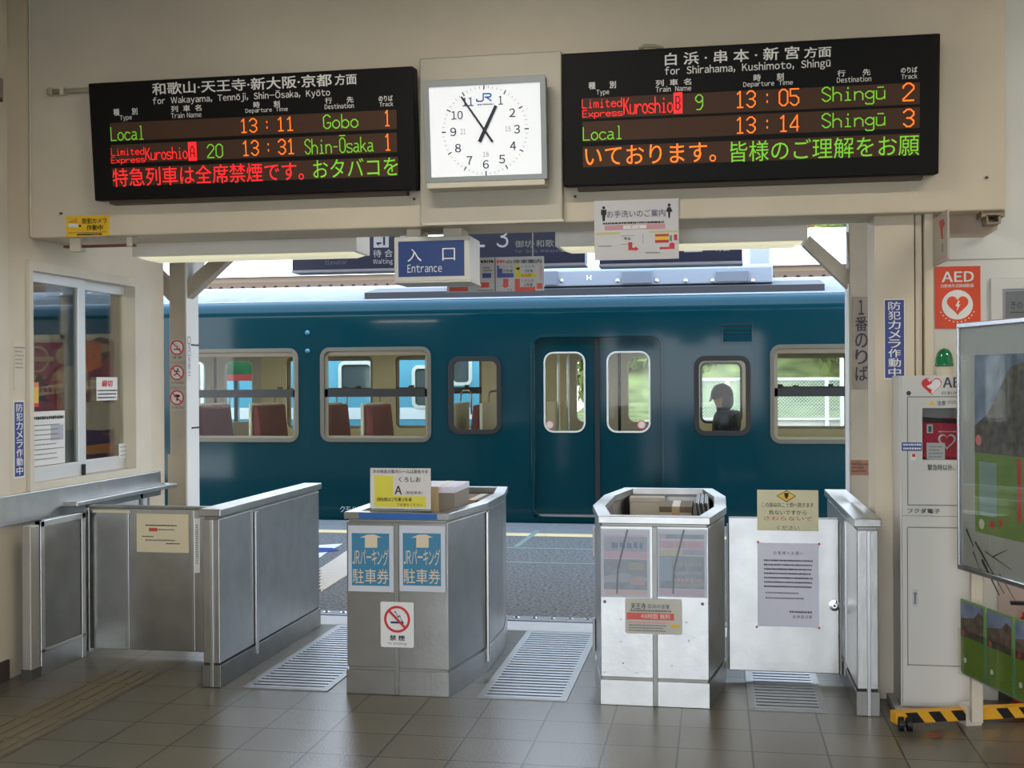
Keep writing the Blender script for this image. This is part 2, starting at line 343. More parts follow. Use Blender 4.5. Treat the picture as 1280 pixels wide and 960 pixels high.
def no_sign(d, cu, cv, R, kind='smoke'):
    """red prohibition ring with a slash and a dark pictogram"""
    d.ring_uv(cu, cv, R * .82, R, red, 'ring', .0014)
    a = math.radians(-45); w = R * .085; ca, sa = math.cos(a), math.sin(a)
    d.poly_uv([(cu + ca * t * R * .9 - sa * q * w, cv + sa * t * R * .9 + ca * q * w) for t, q in ((-1, -1), (1, -1), (1, 1), (-1, 1))], red, 'ring', .0018)
    k = ink_b if kind == 'smoke' else ink
    if kind == 'smoke':
        d.rect_uv(cu - R * .5, cu + R * .5, cv - R * .32, cv - R * .17, k, 'pictogram', .001)
        pts = [(cu - R * .2 + R * .62 * t, cv + R * (.5 - .55 * t + .12 * math.sin(t * 12))) for t in [i / 12 for i in range(13)]]
        for p, q in zip(pts, pts[1:]): d.poly_uv([(p[0], p[1] - R * .05), (q[0], q[1] - R * .05), (q[0], q[1] + R * .05), (p[0], p[1] + R * .05)], k, 'pictogram', .001)
    elif kind == 'run':
        d.disc_uv(cu + R * .12, cv + R * .48, R * .13, k, 'pictogram', .001)
        for p, q in (((.05, .3), (-.08, -.1)), ((-.08, -.1), (.3, -.3)), ((-.08, -.1), (-.45, -.4)), ((.05, .28), (.4, .1)), ((.0, .28), (-.4, .12))):
            dx, dy = q[0] - p[0], q[1] - p[1]; L = math.hypot(dx, dy); nx, ny = -dy / L * .07, dx / L * .07
            d.poly_uv([(cu + R * (p[0] + nx), cv + R * (p[1] + ny)), (cu + R * (q[0] + nx), cv + R * (q[1] + ny)), (cu + R * (q[0] - nx), cv + R * (q[1] - ny)), (cu + R * (p[0] - nx), cv + R * (p[1] - ny))], k, 'pictogram', .001)
    else:
        d.disc_uv(cu, cv + R * .22, R * .45, k, 'pictogram', .001, ry=R * .2)
        d.rect_uv(cu - R * .1, cu + R * .12, cv - R * .45, cv + R * .2, k, 'pictogram', .001)
LAMP_W = 29.0
# ================================================================== the setting
YH = 5.42       # front face of the wall above the gates
XL = -3.43      # left wall
YR = 5.55       # wall on the right
def tile_mat(name, c1, c2, grout, loc, rough=.28):
    m = bpy.data.materials.new(name); m.use_nodes = True; n = m.node_tree; b = n.nodes['Principled BSDF']
    g = n.nodes.new('ShaderNodeNewGeometry'); mp = n.nodes.new('ShaderNodeMapping'); mp.inputs['Location'].default_value = loc
    br = n.nodes.new('ShaderNodeTexBrick'); br.offset = 0; br.inputs['Scale'].default_value = 1; br.inputs['Brick Width'].default_value = .2865; br.inputs['Row Height'].default_value = .2865
    br.inputs['Mortar Size'].default_value = .0045; br.inputs['Mortar Smooth'].default_value = .1
    br.inputs['Color1'].default_value = lin(c1); br.inputs['Color2'].default_value = lin(c2); br.inputs['Mortar'].default_value = lin(grout)
    ns = n.nodes.new('ShaderNodeTexNoise'); ns.inputs['Scale'].default_value = 260; ns.inputs['Detail'].default_value = 3
    n2 = n.nodes.new('ShaderNodeTexNoise'); n2.inputs['Scale'].default_value = 1.7; n2.inputs['Detail'].default_value = 5
    ad = n.nodes.new('ShaderNodeMath'); ad.operation = 'ADD'; mr = n.nodes.new('ShaderNodeMapRange'); mr.inputs[1].default_value = .6; mr.inputs[2].default_value = 1.4; mr.inputs[3].default_value = .72; mr.inputs[4].default_value = 1.18
    mx = n.nodes.new('ShaderNodeMixRGB'); mx.blend_type = 'MULTIPLY'; mx.inputs[0].default_value = 1
    n.links.new(g.outputs['Position'], mp.inputs[0]); n.links.new(mp.outputs[0], br.inputs['Vector']); n.links.new(g.outputs['Position'], ns.inputs['Vector']); n.links.new(g.outputs['Position'], n2.inputs['Vector'])
    n.links.new(ns.outputs['Fac'], ad.inputs[0]); n.links.new(n2.outputs['Fac'], ad.inputs[1]); n.links.new(ad.outputs[0], mr.inputs[0]); n.links.new(br.outputs['Color'], mx.inputs[1]); n.links.new(mr.outputs[0], mx.inputs[2])
    n.links.new(mx.outputs[0], b.inputs['Base Color']); b.inputs['Roughness'].default_value = rough
    bp = n.nodes.new('ShaderNodeBump'); bp.inputs['Strength'].default_value = .25; bp.inputs['Distance'].default_value = .004
    n3 = n.nodes.new('ShaderNodeTexNoise'); n3.inputs['Scale'].default_value = 90; n3.inputs['Detail'].default_value = 2; n.links.new(g.outputs['Position'], n3.inputs['Vector'])
    sb = n.nodes.new('ShaderNodeMath'); sb.operation = 'SUBTRACT'; n.links.new(n3.outputs['Fac'], sb.inputs[0]); n.links.new(br.outputs['Fac'], sb.inputs[1])
    n.links.new(sb.outputs[0], bp.inputs['Height']); n.links.new(bp.outputs[0], b.inputs['Normal'])
    return m
tiles = tile_mat('floor_tiles', (110, 105, 92), (99, 94, 82), (30, 28, 24), (.441, -5.21, 0))
kerb_m = M('pale_kerb_stone', (196, 196, 196), .6, var=.08, vscale=6)
asphalt = M('asphalt', (108, 106, 104), .8, var=.85, vscale=42, bump=.5, bscale=120)
asphalt_w = M('worn_asphalt', (116, 116, 116), .8, var=.15, vscale=12)
ceil_m = M('ceiling_paint', (205, 200, 188), .7)
b = B().box(-3.43, 3.2, -2.35, 6.68, -.2, 0); struct('floor', b, tiles, label='brown grey square floor tiles of the station hall')
b = B().box(-3.43, 3.2, 6.68, 6.93, -.2, 0.002); struct('trim_1', b, kerb_m, label='pale stone kerb strip between hall floor and platform')
# tilt free, level platform
b = B().box(-16, 14, 6.93, 10.77, -1.1, 0); plat = struct('floor_platform', b, asphalt, label='grey asphalt platform beside the train')
struct('edge_strip', B().box(-16, 14, 10.97, 11.76, -1.1, 0.0), asphalt_w, plat)
struct('yellow_line', B().box(-16, 14, 10.77, 10.97, -1.1, 0.001), M('line_yellow', (224, 194, 140), .7, var=.1, vscale=8), plat)
gl = M('line_green', (120, 134, 124), .8)
gp = B()
for y in (9.15, 9.95): gp.box(-3.0, -.6, y, y + .05, 0, .003)
p = [at_z(641, 684, 0), at_z(648, 684, 0), at_z(676, 663.5, 0), at_z(669, 663.5, 0)]
gp.prism([(q.x, q.y, .0) for q in p], (0, 0, .0035)); struct('floor_marking', gp, gl, plat)
dr = B()
for x in range(-30, 16):
    if -3.4 < x * .11 < 1.6: dr.lathe((x * .11, 7.02, 0), [(.022, 0), (.022, .008), (.012, .012)], 10)
struct('drain_cover', B().box(-3.43, 3.2, 6.95, 7.08, -.05, .004), M('drain_steel', (120, 122, 126), .45, .6), plat)
struct('bolt', dr, chrome, plat)
b = B().box(-40, 40, 11.76, 60, -1.3, -1.1); struct('ground', b, M('ballast', (120, 112, 104), .9, var=.4, vscale=30), label='stone ballast of the tracks')
# walls
wf = struct('wall_front', B().box(XL, 1.258, YH, 5.75, 2.19, 3.6), beige, bevel=.008, label='cream painted wall above the ticket gates', cat='wall')
for sx_, sy_ in ((77, 267), (518, 249), (719, 246), (1233, 222)):
    q_ = at_y(sx_, sy_, YH); mk('screw', B().lathe((q_.x, YH, q_.z), [(.006, .002), (.006, -.012), (.003, -.014)], 8, 'Y'), M('screw_dark', (90, 82, 72), .5), wf)
wr = struct('wall_front_right', B().box(.964, 3.3, YR, 5.73, 0, 3.6), white_wall, label='white panelled wall behind the defibrillator cabinet', cat='wall')
struct('panel_seam', B().box(.99, 3.2, YR - .002, YR + .01, 1.985, 1.99), M('seam_line', (176, 168, 156), .6), wr)
struct('bare_patch', B().prism([(.97, YR - .0015, 2.2), (.97, YR - .0015, 2.09), (1.19, YR - .0015, 2.085), (1.25, YR - .0015, 2.12), (1.26, YR - .0015, 2.2)], (0, .01, 0)), M('bare_plaster', (186, 168, 150), .7), wr)
pil = B().box(.709, .883, 5.49, 5.73, 0, 2.19).box(.888, .918, 5.50, 5.73, 0, 2.19).box(.924, .962, 5.47, 5.73, 0, 2.19)
struct('trim_2', pil, beige, bevel=.004, label='beige door jamb post with a moulded edge on the right')
y0w, y1w = Y_at(33, XL), Y_at(185, XL); z0w, z1w = .915, 2.075
wl = B().box(-3.55, XL, -2.35, y0w, 0, 3.6).box(-3.55, XL, y1w, 6.87, 0, 2.6).box(-3.55, XL, y0w, y1w, 0, z0w).box(-3.55, XL, y0w, y1w, z1w, 2.6).box(-3.55, XL, y0w, 5.6, 2.6, 3.6)
struct('wall_left', wl, beige, label='cream painted left wall with a ticket window')
struct('baseboard_left', B().box(XL, XL + .015, -2.2, 5.2, 0, .1), M('baseboard_brown', (70, 62, 55), .5), label='dark skirting along the left wall')
struct('trim_3', B().box(XL, XL + .02, 4.2, Y_at(11, XL + .02), 0.9, 3.6), cream, label='pale upright batten on the left wall')
struct('trim_4', B().tube([(XL + .008, YH - .006, 2.2), (XL + .008, YH - .006, 3.6)], .005, 6), cream, label='thin pale cable moulding in the left wall corner')
struct('ceiling', B().box(-3.6, 3.3, -2.35, 5.8, 3.5, 3.65), ceil_m, label='pale station hall ceiling')
struct('ceiling_passage', B().box(-7.2, 3.3, 5.75, 7.2, 2.62, 2.72), ceil_m, label='low ceiling over the gate passage')
struct('wall_right', B().box(3.2, 3.3, -2.35, 5.6, 0, 3.6), beige)
# back wall with the wide entrance doorway behind the camera
bw = B().box(-3.6, -2.5, -2.35, -2.2, 0, 3.6).box(1.5, 3.3, -2.35, -2.2, 0, 3.6).box(-2.5, 1.5, -2.35, -2.2, 2.6, 3.6)
struct('wall_back', bw, M('entrance_wall', (120, 108, 94), .6), label='brownish wall around the wide entrance')
struct('ground_forecourt', B().box(-30, 30, -40, -2.35, -.2, -.01), M('pale_paving', (170, 168, 162), .8), label='pale paving outside the entrance')
# canopy over the platform
struct('roof_canopy', B().box(-16, 14, 7.15, 10.55, 3.15, 3.3), M('canopy_paint', (200, 196, 188), .6), label='platform canopy roof')
# ticket office behind the left wall
ow = M('office_wall', (190, 186, 160), .6)
oz = Z_at(60, 424, 6.75)
o_ = B().box(-7.2, -5.6, 6.75, 6.87, 0, 2.62).box(-3.70, -3.55, 6.75, 6.87, 0, 2.62).box(-5.6, -3.70, 6.75, 6.87, 0, oz).box(-5.6, -3.70, 6.75, 6.87, 2.5, 2.62)
struct('wall_office', o_, ow, label='ticket office wall towards the platform')
struct('wall_office_side', B().box(-7.3, -7.2, 3, 6.87, 0, 2.62).box(-7.3, -3.55, 2.9, 3, 0, 2.62), ow, label='inner walls of the ticket office')
struct('ceiling_office', B().box(-7.3, -3.55, 2.9, 5.75, 2.62, 2.72), ceil_m)
struct('floor_office', B().box(-7.3, -3.55, 2.9, 6.9, -.2, .0), M('office_floor', (110, 105, 98), .6))
w2 = thing('window_2', 'ticket office window towards the platform', 'window', (-4.65, 6.8, oz)); w2['kind'] = 'structure'
fm = B(); zt = 2.5
for x in (-5.6, X_at(79, 6.8), -3.735): fm.box(x, x + .035, 6.78, 6.84, oz, zt)
fm.box(-5.6, -3.7, 6.78, 6.84, oz, oz + .03); fm.box(-5.6, -3.7, 6.78, 6.84, zt - .03, zt)
mk('window_frame', fm, cream, w2); mk('pane', B().box(-5.58, -3.72, 6.805, 6.81, oz + .02, zt - .02), glass, w2)
# ticket window on the left wall
w1 = thing('window_1', 'sliding ticket window with aluminium sashes in the left wall', 'window', (XL, (y0w + y1w) / 2, z0w)); w1['kind'] = 'structure'
fr = B(); e = .012
yj = Y_at(166, XL)
fr.ringprism([(XL + .02, y0w, z0w - .01), (XL + .02, y1w, z0w - .01), (XL + .02, y1w, z1w), (XL + .02, y0w, z1w)], [(XL + .02, y0w + .035, z0w + .03), (XL + .02, yj, z0w + .03), (XL + .02, yj, z1w - .05), (XL + .02, y0w + .035, z1w - .05)], (-.14, 0, 0))
mk('window_frame', fr, cream, w1, .003)
ya, yb, yc, yd = y0w + .035, Y_at(92, -3.47), Y_at(103, -3.47), Y_at(166, -3.47)
def sash(Y0, Y1, X, st):
    s = B(); z0, z1 = z0w + .03, z1w - .05
    s.ringprism([(X - .012, Y0, z0), (X - .012, Y1, z0), (X - .012, Y1, z1), (X - .012, Y0, z1)], [(X - .012, Y0 + st[0], z0 + .075), (X - .012, Y1 - st[1], z0 + .075), (X - .012, Y1 - st[1], z1 - .05), (X - .012, Y0 + st[0], z1 - .05)], (.024, 0, 0))
    f = mk('sash', s, M('sash_aluminium', (214, 216, 216), .38, .35), w1, .002)
    mk('pane', B().box(X - .002, X + .002, Y0 + st[0] - .005, Y1 - st[1] + .005, z0 + .07, z1 - .045), glass, f)
sash(ya, yc, -3.462, (.03, .075)); sash(yb - .03, yd, -3.495, (.09, .03))
mk('latch', B().box(-3.45, -3.435, yc - .05, yc - .03, z0w + .03, z0w + .09), black, w1)
# tactile tiles leading to the left gate: bars run away from the viewer
tm = M('tactile_tile', (116, 108, 88), .45, var=.1, vscale=6)
xa, xb = -3.035, -2.752
for i in range(7):
    yk = 5.46 - .2865 * i
    tb = B().box(xa, xb, yk - .2835, yk, -.012, .003)
    for k in range(4): tb.box(xa + .028 + k * .066, xa + .054 + k * .066, yk - .265, yk - .018, .003, .008)
    where = ['first of the row, just before the swing gate', 'second of the row from the swing gate', 'third of the row from the swing gate', 'fourth of the row from the swing gate', 'fifth of the row from the swing gate', 'sixth of the row from the swing gate', 'last of the row, farthest from the swing gate'][i]
    solo('tactile_tile', 'brown ribbed guide tile in the floor, ' + where, 'paving tile', tb, tm, 'ribbed guide tiles leading to the left gate', .002)
# drain gratings
def grating(label, x0, x1, y0, y1):
    r = thing('floor_grating', label, 'grating', ((x0 + x1) / 2, (y0 + y1) / 2, 0), 'floor gratings between the ticket gates')
    f = B().ringprism([(x0, y0, 0), (x1, y0, 0), (x1, y1, 0), (x0, y1, 0)], [(x0 + .035, y0 + .02, 0), (x1 - .035, y0 + .02, 0), (x1 - .035, y1 - .02, 0), (x0 + .035, y1 - .02, 0)], (0, 0, .005))
    mk('frame', f, M('grating_frame', (150, 150, 148), .4, .7), r)
    mk('dark_plate', B().box(x0 + .03, x1 - .03, y0 + .01, y1 - .01, 0.0, .001), M('gap_shade', (30, 30, 30), .8), r)  # dark plate on the floor, painted as the shade between slats
    s = B(); n = int((y1 - y0) / .052); st = (y1 - y0 - .03) / n
    for i in range(n): s.box(x0 + .03, x1 - .03, y0 + .02 + i * st, y0 + .02 + i * st + st * .6, .001, .006)
    mk('slats', s, M('grating_steel', (160, 162, 166), .38, .8), r)
grating('grooved steel floor grating between an end barrier and the booth with blue posters', -2.225, -1.80, 5.225, 6.66)
grating('grooved steel floor grating between the two staff booths', -1.085, -.672, 5.225, 6.66)
grating('grooved steel floor grating under the bright swing gate', .135, .475, 5.225, 6.66)
# left tactile block strip and blue floor sign on the platform
tp = [at_z(401, 740, 0), at_z(401, 712, 0), at_z(440, 686, 0), at_z(440, 715, 0)]
tb = B().prism([(q.x, q.y, 0) for q in tp], (0, 0, .006)); 
for i in range(14):
    for k in range(7):
        s, t = (i + .5) / 14, (k + .5) / 7
        q = (tp[0] * (1 - s) + tp[3] * s) * (1 - t) + (tp[1] * (1 - s) + tp[2] * s) * t
        tb.lathe((q.x, q.y, .006), [(.035, 0), (.022, .006)], 6)
solo('tactile_strip', 'pale studded guide paving slanting across the platform', 'paving', tb, M('pale_tactile', (206, 192, 176), .7))
q = [at_z(396, 700, 0), at_z(396, 682, 0), at_z(428, 680, 0), at_z(408, 691, 0)]
fs_ = solo('floor_sign', 'white and blue boarding sign laid on the platform asphalt', 'floor sign', B().prism([(p.x, p.y, 0.001) for p in q], (0, 0, .003)), paper)
c = (q[0] + q[1] + q[2] + q[3]) / 4
mk('arrow', B().prism([(c.x + a, c.y + d, .0045) for a, d in ((-.2, -.16), (.02, -.16), (.12, .0), (.02, .12), (-.2, .12))], (0, 0, .001)), blue, fs_)

# unseen lamp added to brighten the ticket office, lower wall and skirting at the far right
of_ = thing('office_fill_lamp', 'added strip lamp on the ticket office ceiling', 'lamp', (-5.0, 5.2, 2.62))
mk('housing', B().box(-5.6, -4.4, 5.12, 5.28, 2.57, 2.62), white_paint, of_, .005); mk('tube', B().tube([(-5.55, 5.2, 2.555), (-4.45, 5.2, 2.555)], .014, 8), EM('tube_glow', (255, 248, 230), 4.0), of_)
lamp('fill_light', (-5.0, 5.2, 2.53), 1.1, .1, 95.0, parent=of_)
struct('dado', B().box(1.245, 3.2, YR - .012, YR, 0.08, .82), M('dado_pink', (190, 174, 166), .6), wr)
struct('baseboard_right', B().box(1.245, 3.2, YR - .018, YR, 0, .08), M('baseboard_brown', (70, 62, 55), .5), label='dark skirting under the white wall at the right')
# ================================================================== boards and clock
def tilted(px_top, px_bot, Yt, Yb):
    zt = Z_at(*px_top, Yt); zb = Z_at(*px_bot, Yb)
    v = Vector((0, Yt - Yb, zt - zb)).normalized()
    return Plane((0, Yb, zb), (1, 0, 0), v), (zt - zb) / v.z
led_bg = M('led_panel', (82, 58, 44), .6, spec=.2)
led = {'g': EM('led_green', (122, 200, 44), .5), 'o': EM('led_orange', (255, 120, 25), .95), 'r': EM('led_red', (255, 35, 40), .85)}
bezel = M('board_black', (14, 12, 11), .55, spec=.2)
letter_w = M('board_letter_white', (240, 238, 232), .5)
board_dark = M('led_dark_letter', (60, 20, 18), .6)
def board(name, label, x0, x1, ptop, pbot, rows, prints, leds, blocks):
    pl, hgt = tilted(ptop, pbot, 5.27, 5.325)
    u0, u1 = X_at(x0, 5.30, 150), X_at(x1, 5.30, 150)
    r = thing(name, label, 'departure board', ((u0 + u1) / 2, 5.36, pl.o.z))
    c = [pl.P(u, v) for u, v in ((u0, 0), (u1, 0), (u1, hgt), (u0, hgt))]
    mk('housing', B().prism(c, pl.n * -.085), bezel, r, .006)
    back = B().box(u0 + .06, u1 - .06, 5.36, YH, pl.o.z - .012, pl.o.z + .03); mk('mounting_rail', back, M('board_rail', (96, 84, 68), .6), r)
    d = Deco(pl, r, .0008)
    d.split = True
    for t, *bx in prints: d.text(t, *bx, letter_w, .022 if len(t) < 16 and not t.isascii() else .012, 'lettering')
    d.done()
    for ri, (x0_, y0_, x1_, y1_) in enumerate(rows):        # each lit row is a part, its words are sub-parts
        dr = Deco(pl, r, .0008); dr.rect(x0_, y0_, x1_, y1_, led_bg, 'led_row'); row = dr.done()[0]
        dw = Deco(pl, row, .0008); dw.split = True
        for t, k, *bx in leds:
            if ri != min(range(3), key=lambda q: abs((rows[q][1] + rows[q][3]) / 2 - (bx[1] + bx[3]) / 2 - ((bx[0] + bx[2]) / 2 - (x0_ + x1_) / 2) * .055)): continue
            if all(ch in LEDFONT or ch == ' ' for ch in t): dw.dots(t, *bx, led[k])
            else: dw.text(t, *bx, led[k], 0.0, 'led_text', .0015)
        for t, *bx in blocks:
            if ri != min(range(3), key=lambda q: abs((rows[q][1] + rows[q][3]) / 2 - (bx[1] + bx[3]) / 2 - ((bx[0] + bx[2]) / 2 - (x0_ + x1_) / 2) * .055)): continue
            dw.rect(*bx, led['r'], 'led_block', .0012); w = (bx[2] - bx[0]) * .22
            dw.dots(t, bx[0] + w, bx[1] + 4, bx[2] - w, bx[3] - 4, board_dark, 'led_letter', .002, 1.5)
        dw.done()
    return r
board('departure_board', 'black departure board headed for Wakayama and Kyoto, with two listed trains', 114.3, 518.5, (114, 104), (122.5, 251),
      [(137.5, 145.5, 496, 169), (139, 173.5, 496.5, 197.5), (140, 203, 498, 226.5)],
      [('和歌山·天王寺·新大阪·京都', 190, 98, 415, 113.5), ('方面', 418.5, 92.5, 446, 106), ('for  Wakayama,  Tennōji,  Shin-Ōsaka,  Kyōto', 191, 115.5, 413, 127.5),
       ('種　　別', 142, 135.5, 172, 144), ('Type', 150, 144, 165, 151.5), ('列  車  名', 214, 131.5, 252, 139.5), ('Train Name', 214, 140.5, 252, 147.3),
       ('時　　刻', 317, 126.5, 350, 134.5), ('Departure  Time', 307, 134.5, 360, 141.5), ('行　　先', 406.5, 121.5, 442, 129), ('Destination', 406, 129.5, 442.5, 135.8),
       ('のりば', 473.5, 119.5, 491, 126.5), ('Track', 474.5, 127.3, 491.6, 133)],
      [('Local', 'g', 138.5, 158, 179.5, 175.5), ('13 : 11', 'o', 301.5, 147, 366.5, 165), ('Gobo', 'g', 404, 142.5, 448, 160.5), ('1', 'o', 481.5, 137.5, 487, 158),
       ('Limited', 'r', 139, 184.5, 180.5, 194), ('Express', 'r', 139, 195.5, 181.5, 206), ('Kuroshio', 'r', 182, 183.5, 234.5, 199.5), ('20', 'g', 259, 180, 279, 197.5),
       ('13 : 31', 'o', 304, 174.5, 367.5, 194), ('Shin-Ōsaka', 'g', 381, 169, 467, 191.5), ('1', 'o', 482, 167, 488, 188.5),
       ('特急列車は全席禁煙です。', 'r', 141, 206, 380, 229.5), ('おタバコを', 'g', 391.5, 198, 497.5, 221)],
      [('A', 235.5, 177.5, 246, 201)])
board('departure_board', 'black departure board headed for Shirahama and Shingu, with two listed trains', 703.2, 1174.5, (703, 67), (704, 233.5),
      [(727.5, 113, 1149.6, 139.5), (728, 143, 1149.6, 168.5), (728.5, 175, 1149.6, 201.5)],
      [('白 浜 · 串 本 · 新 宮', 831, 62, 999, 78), ('方面', 1005, 58.5, 1039, 72), ('for  Shirahama,  Kushimoto,  Shingū', 831, 78.5, 1038, 91.5),
       ('種　　別', 735.7, 102, 770, 111), ('Type', 745.5, 112, 761.5, 120), ('列  車  名', 819.6, 99, 864, 107), ('Train  Name', 819.6, 107.5, 864, 114.3),
       ('時　　刻', 942, 92, 979.6, 101), ('Departure  Time', 929, 101, 991, 109), ('行　　先', 1046.6, 87, 1088, 95), ('Destination', 1046, 95.7, 1089, 102.7),
       ('のりば', 1126, 84, 1146.5, 91), ('Track', 1126.5, 92.3, 1146.5, 98.7)],
      [('Limited', 'r', 727.5, 123, 777.5, 134.5), ('Express', 'r', 728, 136.8, 778.5, 148.5), ('Kuroshio', 'r', 779.5, 121, 841, 142), ('9', 'g', 869, 118, 879, 137.6),
       ('13 : 05', 'o', 921, 112, 999, 133.6), ('Shingū', 'g', 1027, 107, 1106.6, 131.5), ('2', 'o', 1128, 103.5, 1143, 126.5),
       ('Local', 'g', 728.6, 158, 777, 175), ('13 : 14', 'o', 921, 144.8, 999, 165.7), ('Shingū', 'g', 1027, 140, 1106.6, 164.5), ('3', 'o', 1128.5, 136, 1143, 159),
       ('いております。', 'o', 731.6, 180.5, 895, 205), ('皆様のご理解をお願', 'g', 912.5, 172.5, 1149, 198.5)],
      [('B', 842, 115.7, 853, 142)])
# clock on its cover box
pw = PY(YH)
d_ = Deco(pw, None); u0, u1, v0, v1 = d_.box_uv(528.3, 72, 704.5, 281.5)
cb = thing('clock_cover', 'beige metal cover box on the wall behind the square clock', 'cover box', ((u0 + u1) / 2, YH, v0))
mk('box', B().box(u0, u1, YH - .055, YH, v0 + .005, v1), M('cover_grey', (186, 179, 162), .45, .15, var=.06, vscale=3), cb, .006)
mk('lip', B().box(u0 + .01, u1 + .006, YH - .06, YH - .045, v0, v0 + .012), cream, cb)
YC = YH - .055
pc, hc = tilted((530, 100.4), (535, 229), YC - .135, YC - .085)
cu, cv = pc.uv(606.3, 163.2); k = abs(pc.uv(606.3, 106.4)[1] - cv)      # radius to the minute ring
u0, u1 = pc.uv(530.5, 165)[0], pc.uv(683.5, 160)[0]; v0 = pc.uv(606, 226.5)[1]; v1 = pc.uv(606, 97.5)[1]
ck = thing('wall_clock', 'square backlit station clock between the two departure boards', 'clock', ((u0 + u1) / 2, YC - .05, pc.P(0, v0).z))
cg = M('clock_case', (150, 154, 152), .4, .3)
q = lambda a0, a1, b0, b1, h=0: [pc.P(a, b_, h) for a, b_ in ((a0, b0), (a1, b0), (a1, b1), (a0, b1))]
cs = B().prism(q(u0 + .004, u1 - .004, v0 + .004, v1 - .004), pc.n * -.07)
mk('case', cs, cg, ck, .004)
mk('bezel', B().ringprism(q(u0, u1, v0, v1), q(u0 + .028, u1 - .026, v0 + .025, v1 - .03), pc.n * .012), cg, ck, .002)
mk('bracket', B().box(u0 + .01, u1 - .01, YC - .11, YC, pc.P(0, v0).z - .03, pc.P(0, v0).z - .004).box(u0 + .05, u1 - .05, YC - .03, YC, pc.P(0, v0).z - .02, pc.P(0, v1).z - .05), cream, ck, .004)
dd = Deco(pc, ck, .0012)
dd.rect_uv(u0 + .026, u1 - .024, v0 + .023, v1 - .028, EM('clock_face', (240, 246, 252), .42, (235, 236, 238)), 'dial')
num = M('clock_ink', (52, 46, 88), .5); grey_ink = M('clock_grey', (120, 118, 128), .5)
for i in range(60):
    a = math.radians(6 * i); ca, sa = math.sin(a), math.cos(a); big = i % 5 == 0
    r0, r1, w = (.90, 1.0, .014) if big else (.93, .985, .006)
    dd.poly_uv([(cu + k * (ca * r - sa * s * w), cv + k * (sa * r + ca * s * w)) for r, s in ((r0, -1), (r1, -1), (r1, 1), (r0, 1))], num if big else grey_ink, 'minute_marks', .0006)
for i in range(1, 12):
    a = math.radians(30 * i); rr = .73 if i in (3, 9, 2, 4, 8, 10) else .75; w = (.05 if i == 1 else .07) * (1.9 if i > 9 else 1) * k; hh = .096 * k
    if i == 11: w *= .95
    dd.text_uv(str(i), cu + k * rr * math.sin(a) - w, cu + k * rr * math.sin(a) + w, cv + k * rr * math.cos(a) - hh, cv + k * rr * math.cos(a) + hh, num, .02, 'numerals', .0006)
dd.text_uv('21', cu - k * .57, cu - k * .44, cv - k * .05 - k * .01, cv + k * .06, grey_ink, 0, 'numerals', .0006)
dd.text_uv('15', cu + k * .46, cu + k * .59, cv - k * .04, cv + k * .07, grey_ink, 0, 'numerals', .0006)
dd.text_uv('18', cu - k * .06, cu + k * .07, cv - k * .58, cv - k * .47, grey_ink, 0, 'numerals', .0006)
# operator emblem: joined J and R in rounded strokes
lb = M('emblem_blue', (60, 120, 205), .5)
def stroke(pts, w):
    for p, q2 in zip(pts, pts[1:]):
        dx, dy = q2[0] - p[0], q2[1] - p[1]; L = math.hypot(dx, dy); nx, ny = -dy / L * w, dx / L * w; ex, ey = dx / L * w * .6, dy / L * w * .6
        dd.poly_uv([(cu + k * (p[0] - ex + nx), cv + k * (p[1] - ey + ny)), (cu + k * (q2[0] + ex + nx), cv + k * (q2[1] + ey + ny)), (cu + k * (q2[0] + ex - nx), cv + k * (q2[1] + ey - ny)), (cu + k * (p[0] - ex - nx), cv + k * (p[1] - ey - ny))], lb, 'emblem', .0006)
stroke([(-.17, .70), (-.17, .665), (-.14, .65), (-.05, .65), (-.02, .68), (-.02, .81), (.11, .81), (.155, .79), (.155, .755), (.12, .735), (.02, .735), (.05, .735), (.16, .65)], .017)
dd.lines(597, 129, 617, 132, 1, grey_ink, 'lettering', .0006, .8)
dd.done()
def hand(name, ang, L, tail, w0, w1, h):
    a = math.radians(ang); s, c_ = math.sin(a), math.cos(a)
    pts = [(-tail, -w0), (L, -w1), (L, w1), (-tail, w0)]
    mk(name, B().prism([pc.P(cu + k * (t * s + q_ * c_), cv + k * (t * c_ - q_ * s), h) for t, q_ in pts], pc.n * .002), M('hand_dark', (34, 26, 44), .4), ck)
hand('hour_hand', 27, .60, .28, .042, .036, .008); hand('minute_hand', -34, .92, .32, .026, .018, .012)
mk('hub', B().prism([pc.P(cu + .008 * math.cos(t * .524), cv + .008 * math.sin(t * .524), .006) for t in range(12)], pc.n * .012), M('hand_dark', (34, 26, 44)), ck)
# conduit from the corner to the left board
p0, p1 = at_y(63, 115, YH - .02), at_y(122, 115, YH - .02); p1.z = p0.z
cb = thing('conduit_pipe', 'thin beige conduit pipe running from the wall corner to the Wakayama departure board', 'pipe', (p0.x, YH - .02, p0.z - .015))
mk('pipe', B().tube([p0, p1 + Vector((.03, 0, 0))], .013, 10), M('conduit_beige', (166, 160, 132), .5), cb, smooth=True)
mk('clip', B().box(p0.x + .06, p0.x + .08, YH - .036, YH, p0.z - .018, p0.z + .018), cream, cb)
mk('elbow', B().lathe((p0.x, p0.y, p0.z), [(.012, -.018), (.02, -.01), (.02, .012), (.012, .02)], 12), M('conduit_beige', (166, 160, 132), .5), cb)
# cable loop on top of the right board
solo('cable_loop', 'loose beige cable end lying on top of the Shirahama departure board', 'cable', B().tube([at_y(799, 62, 5.33), at_y(806, 57, 5.33), at_y(818, 57.5, 5.33), at_y(829, 61, 5.33)], .009, 8), M('conduit_beige', (166, 160, 132), .5), smooth=True)
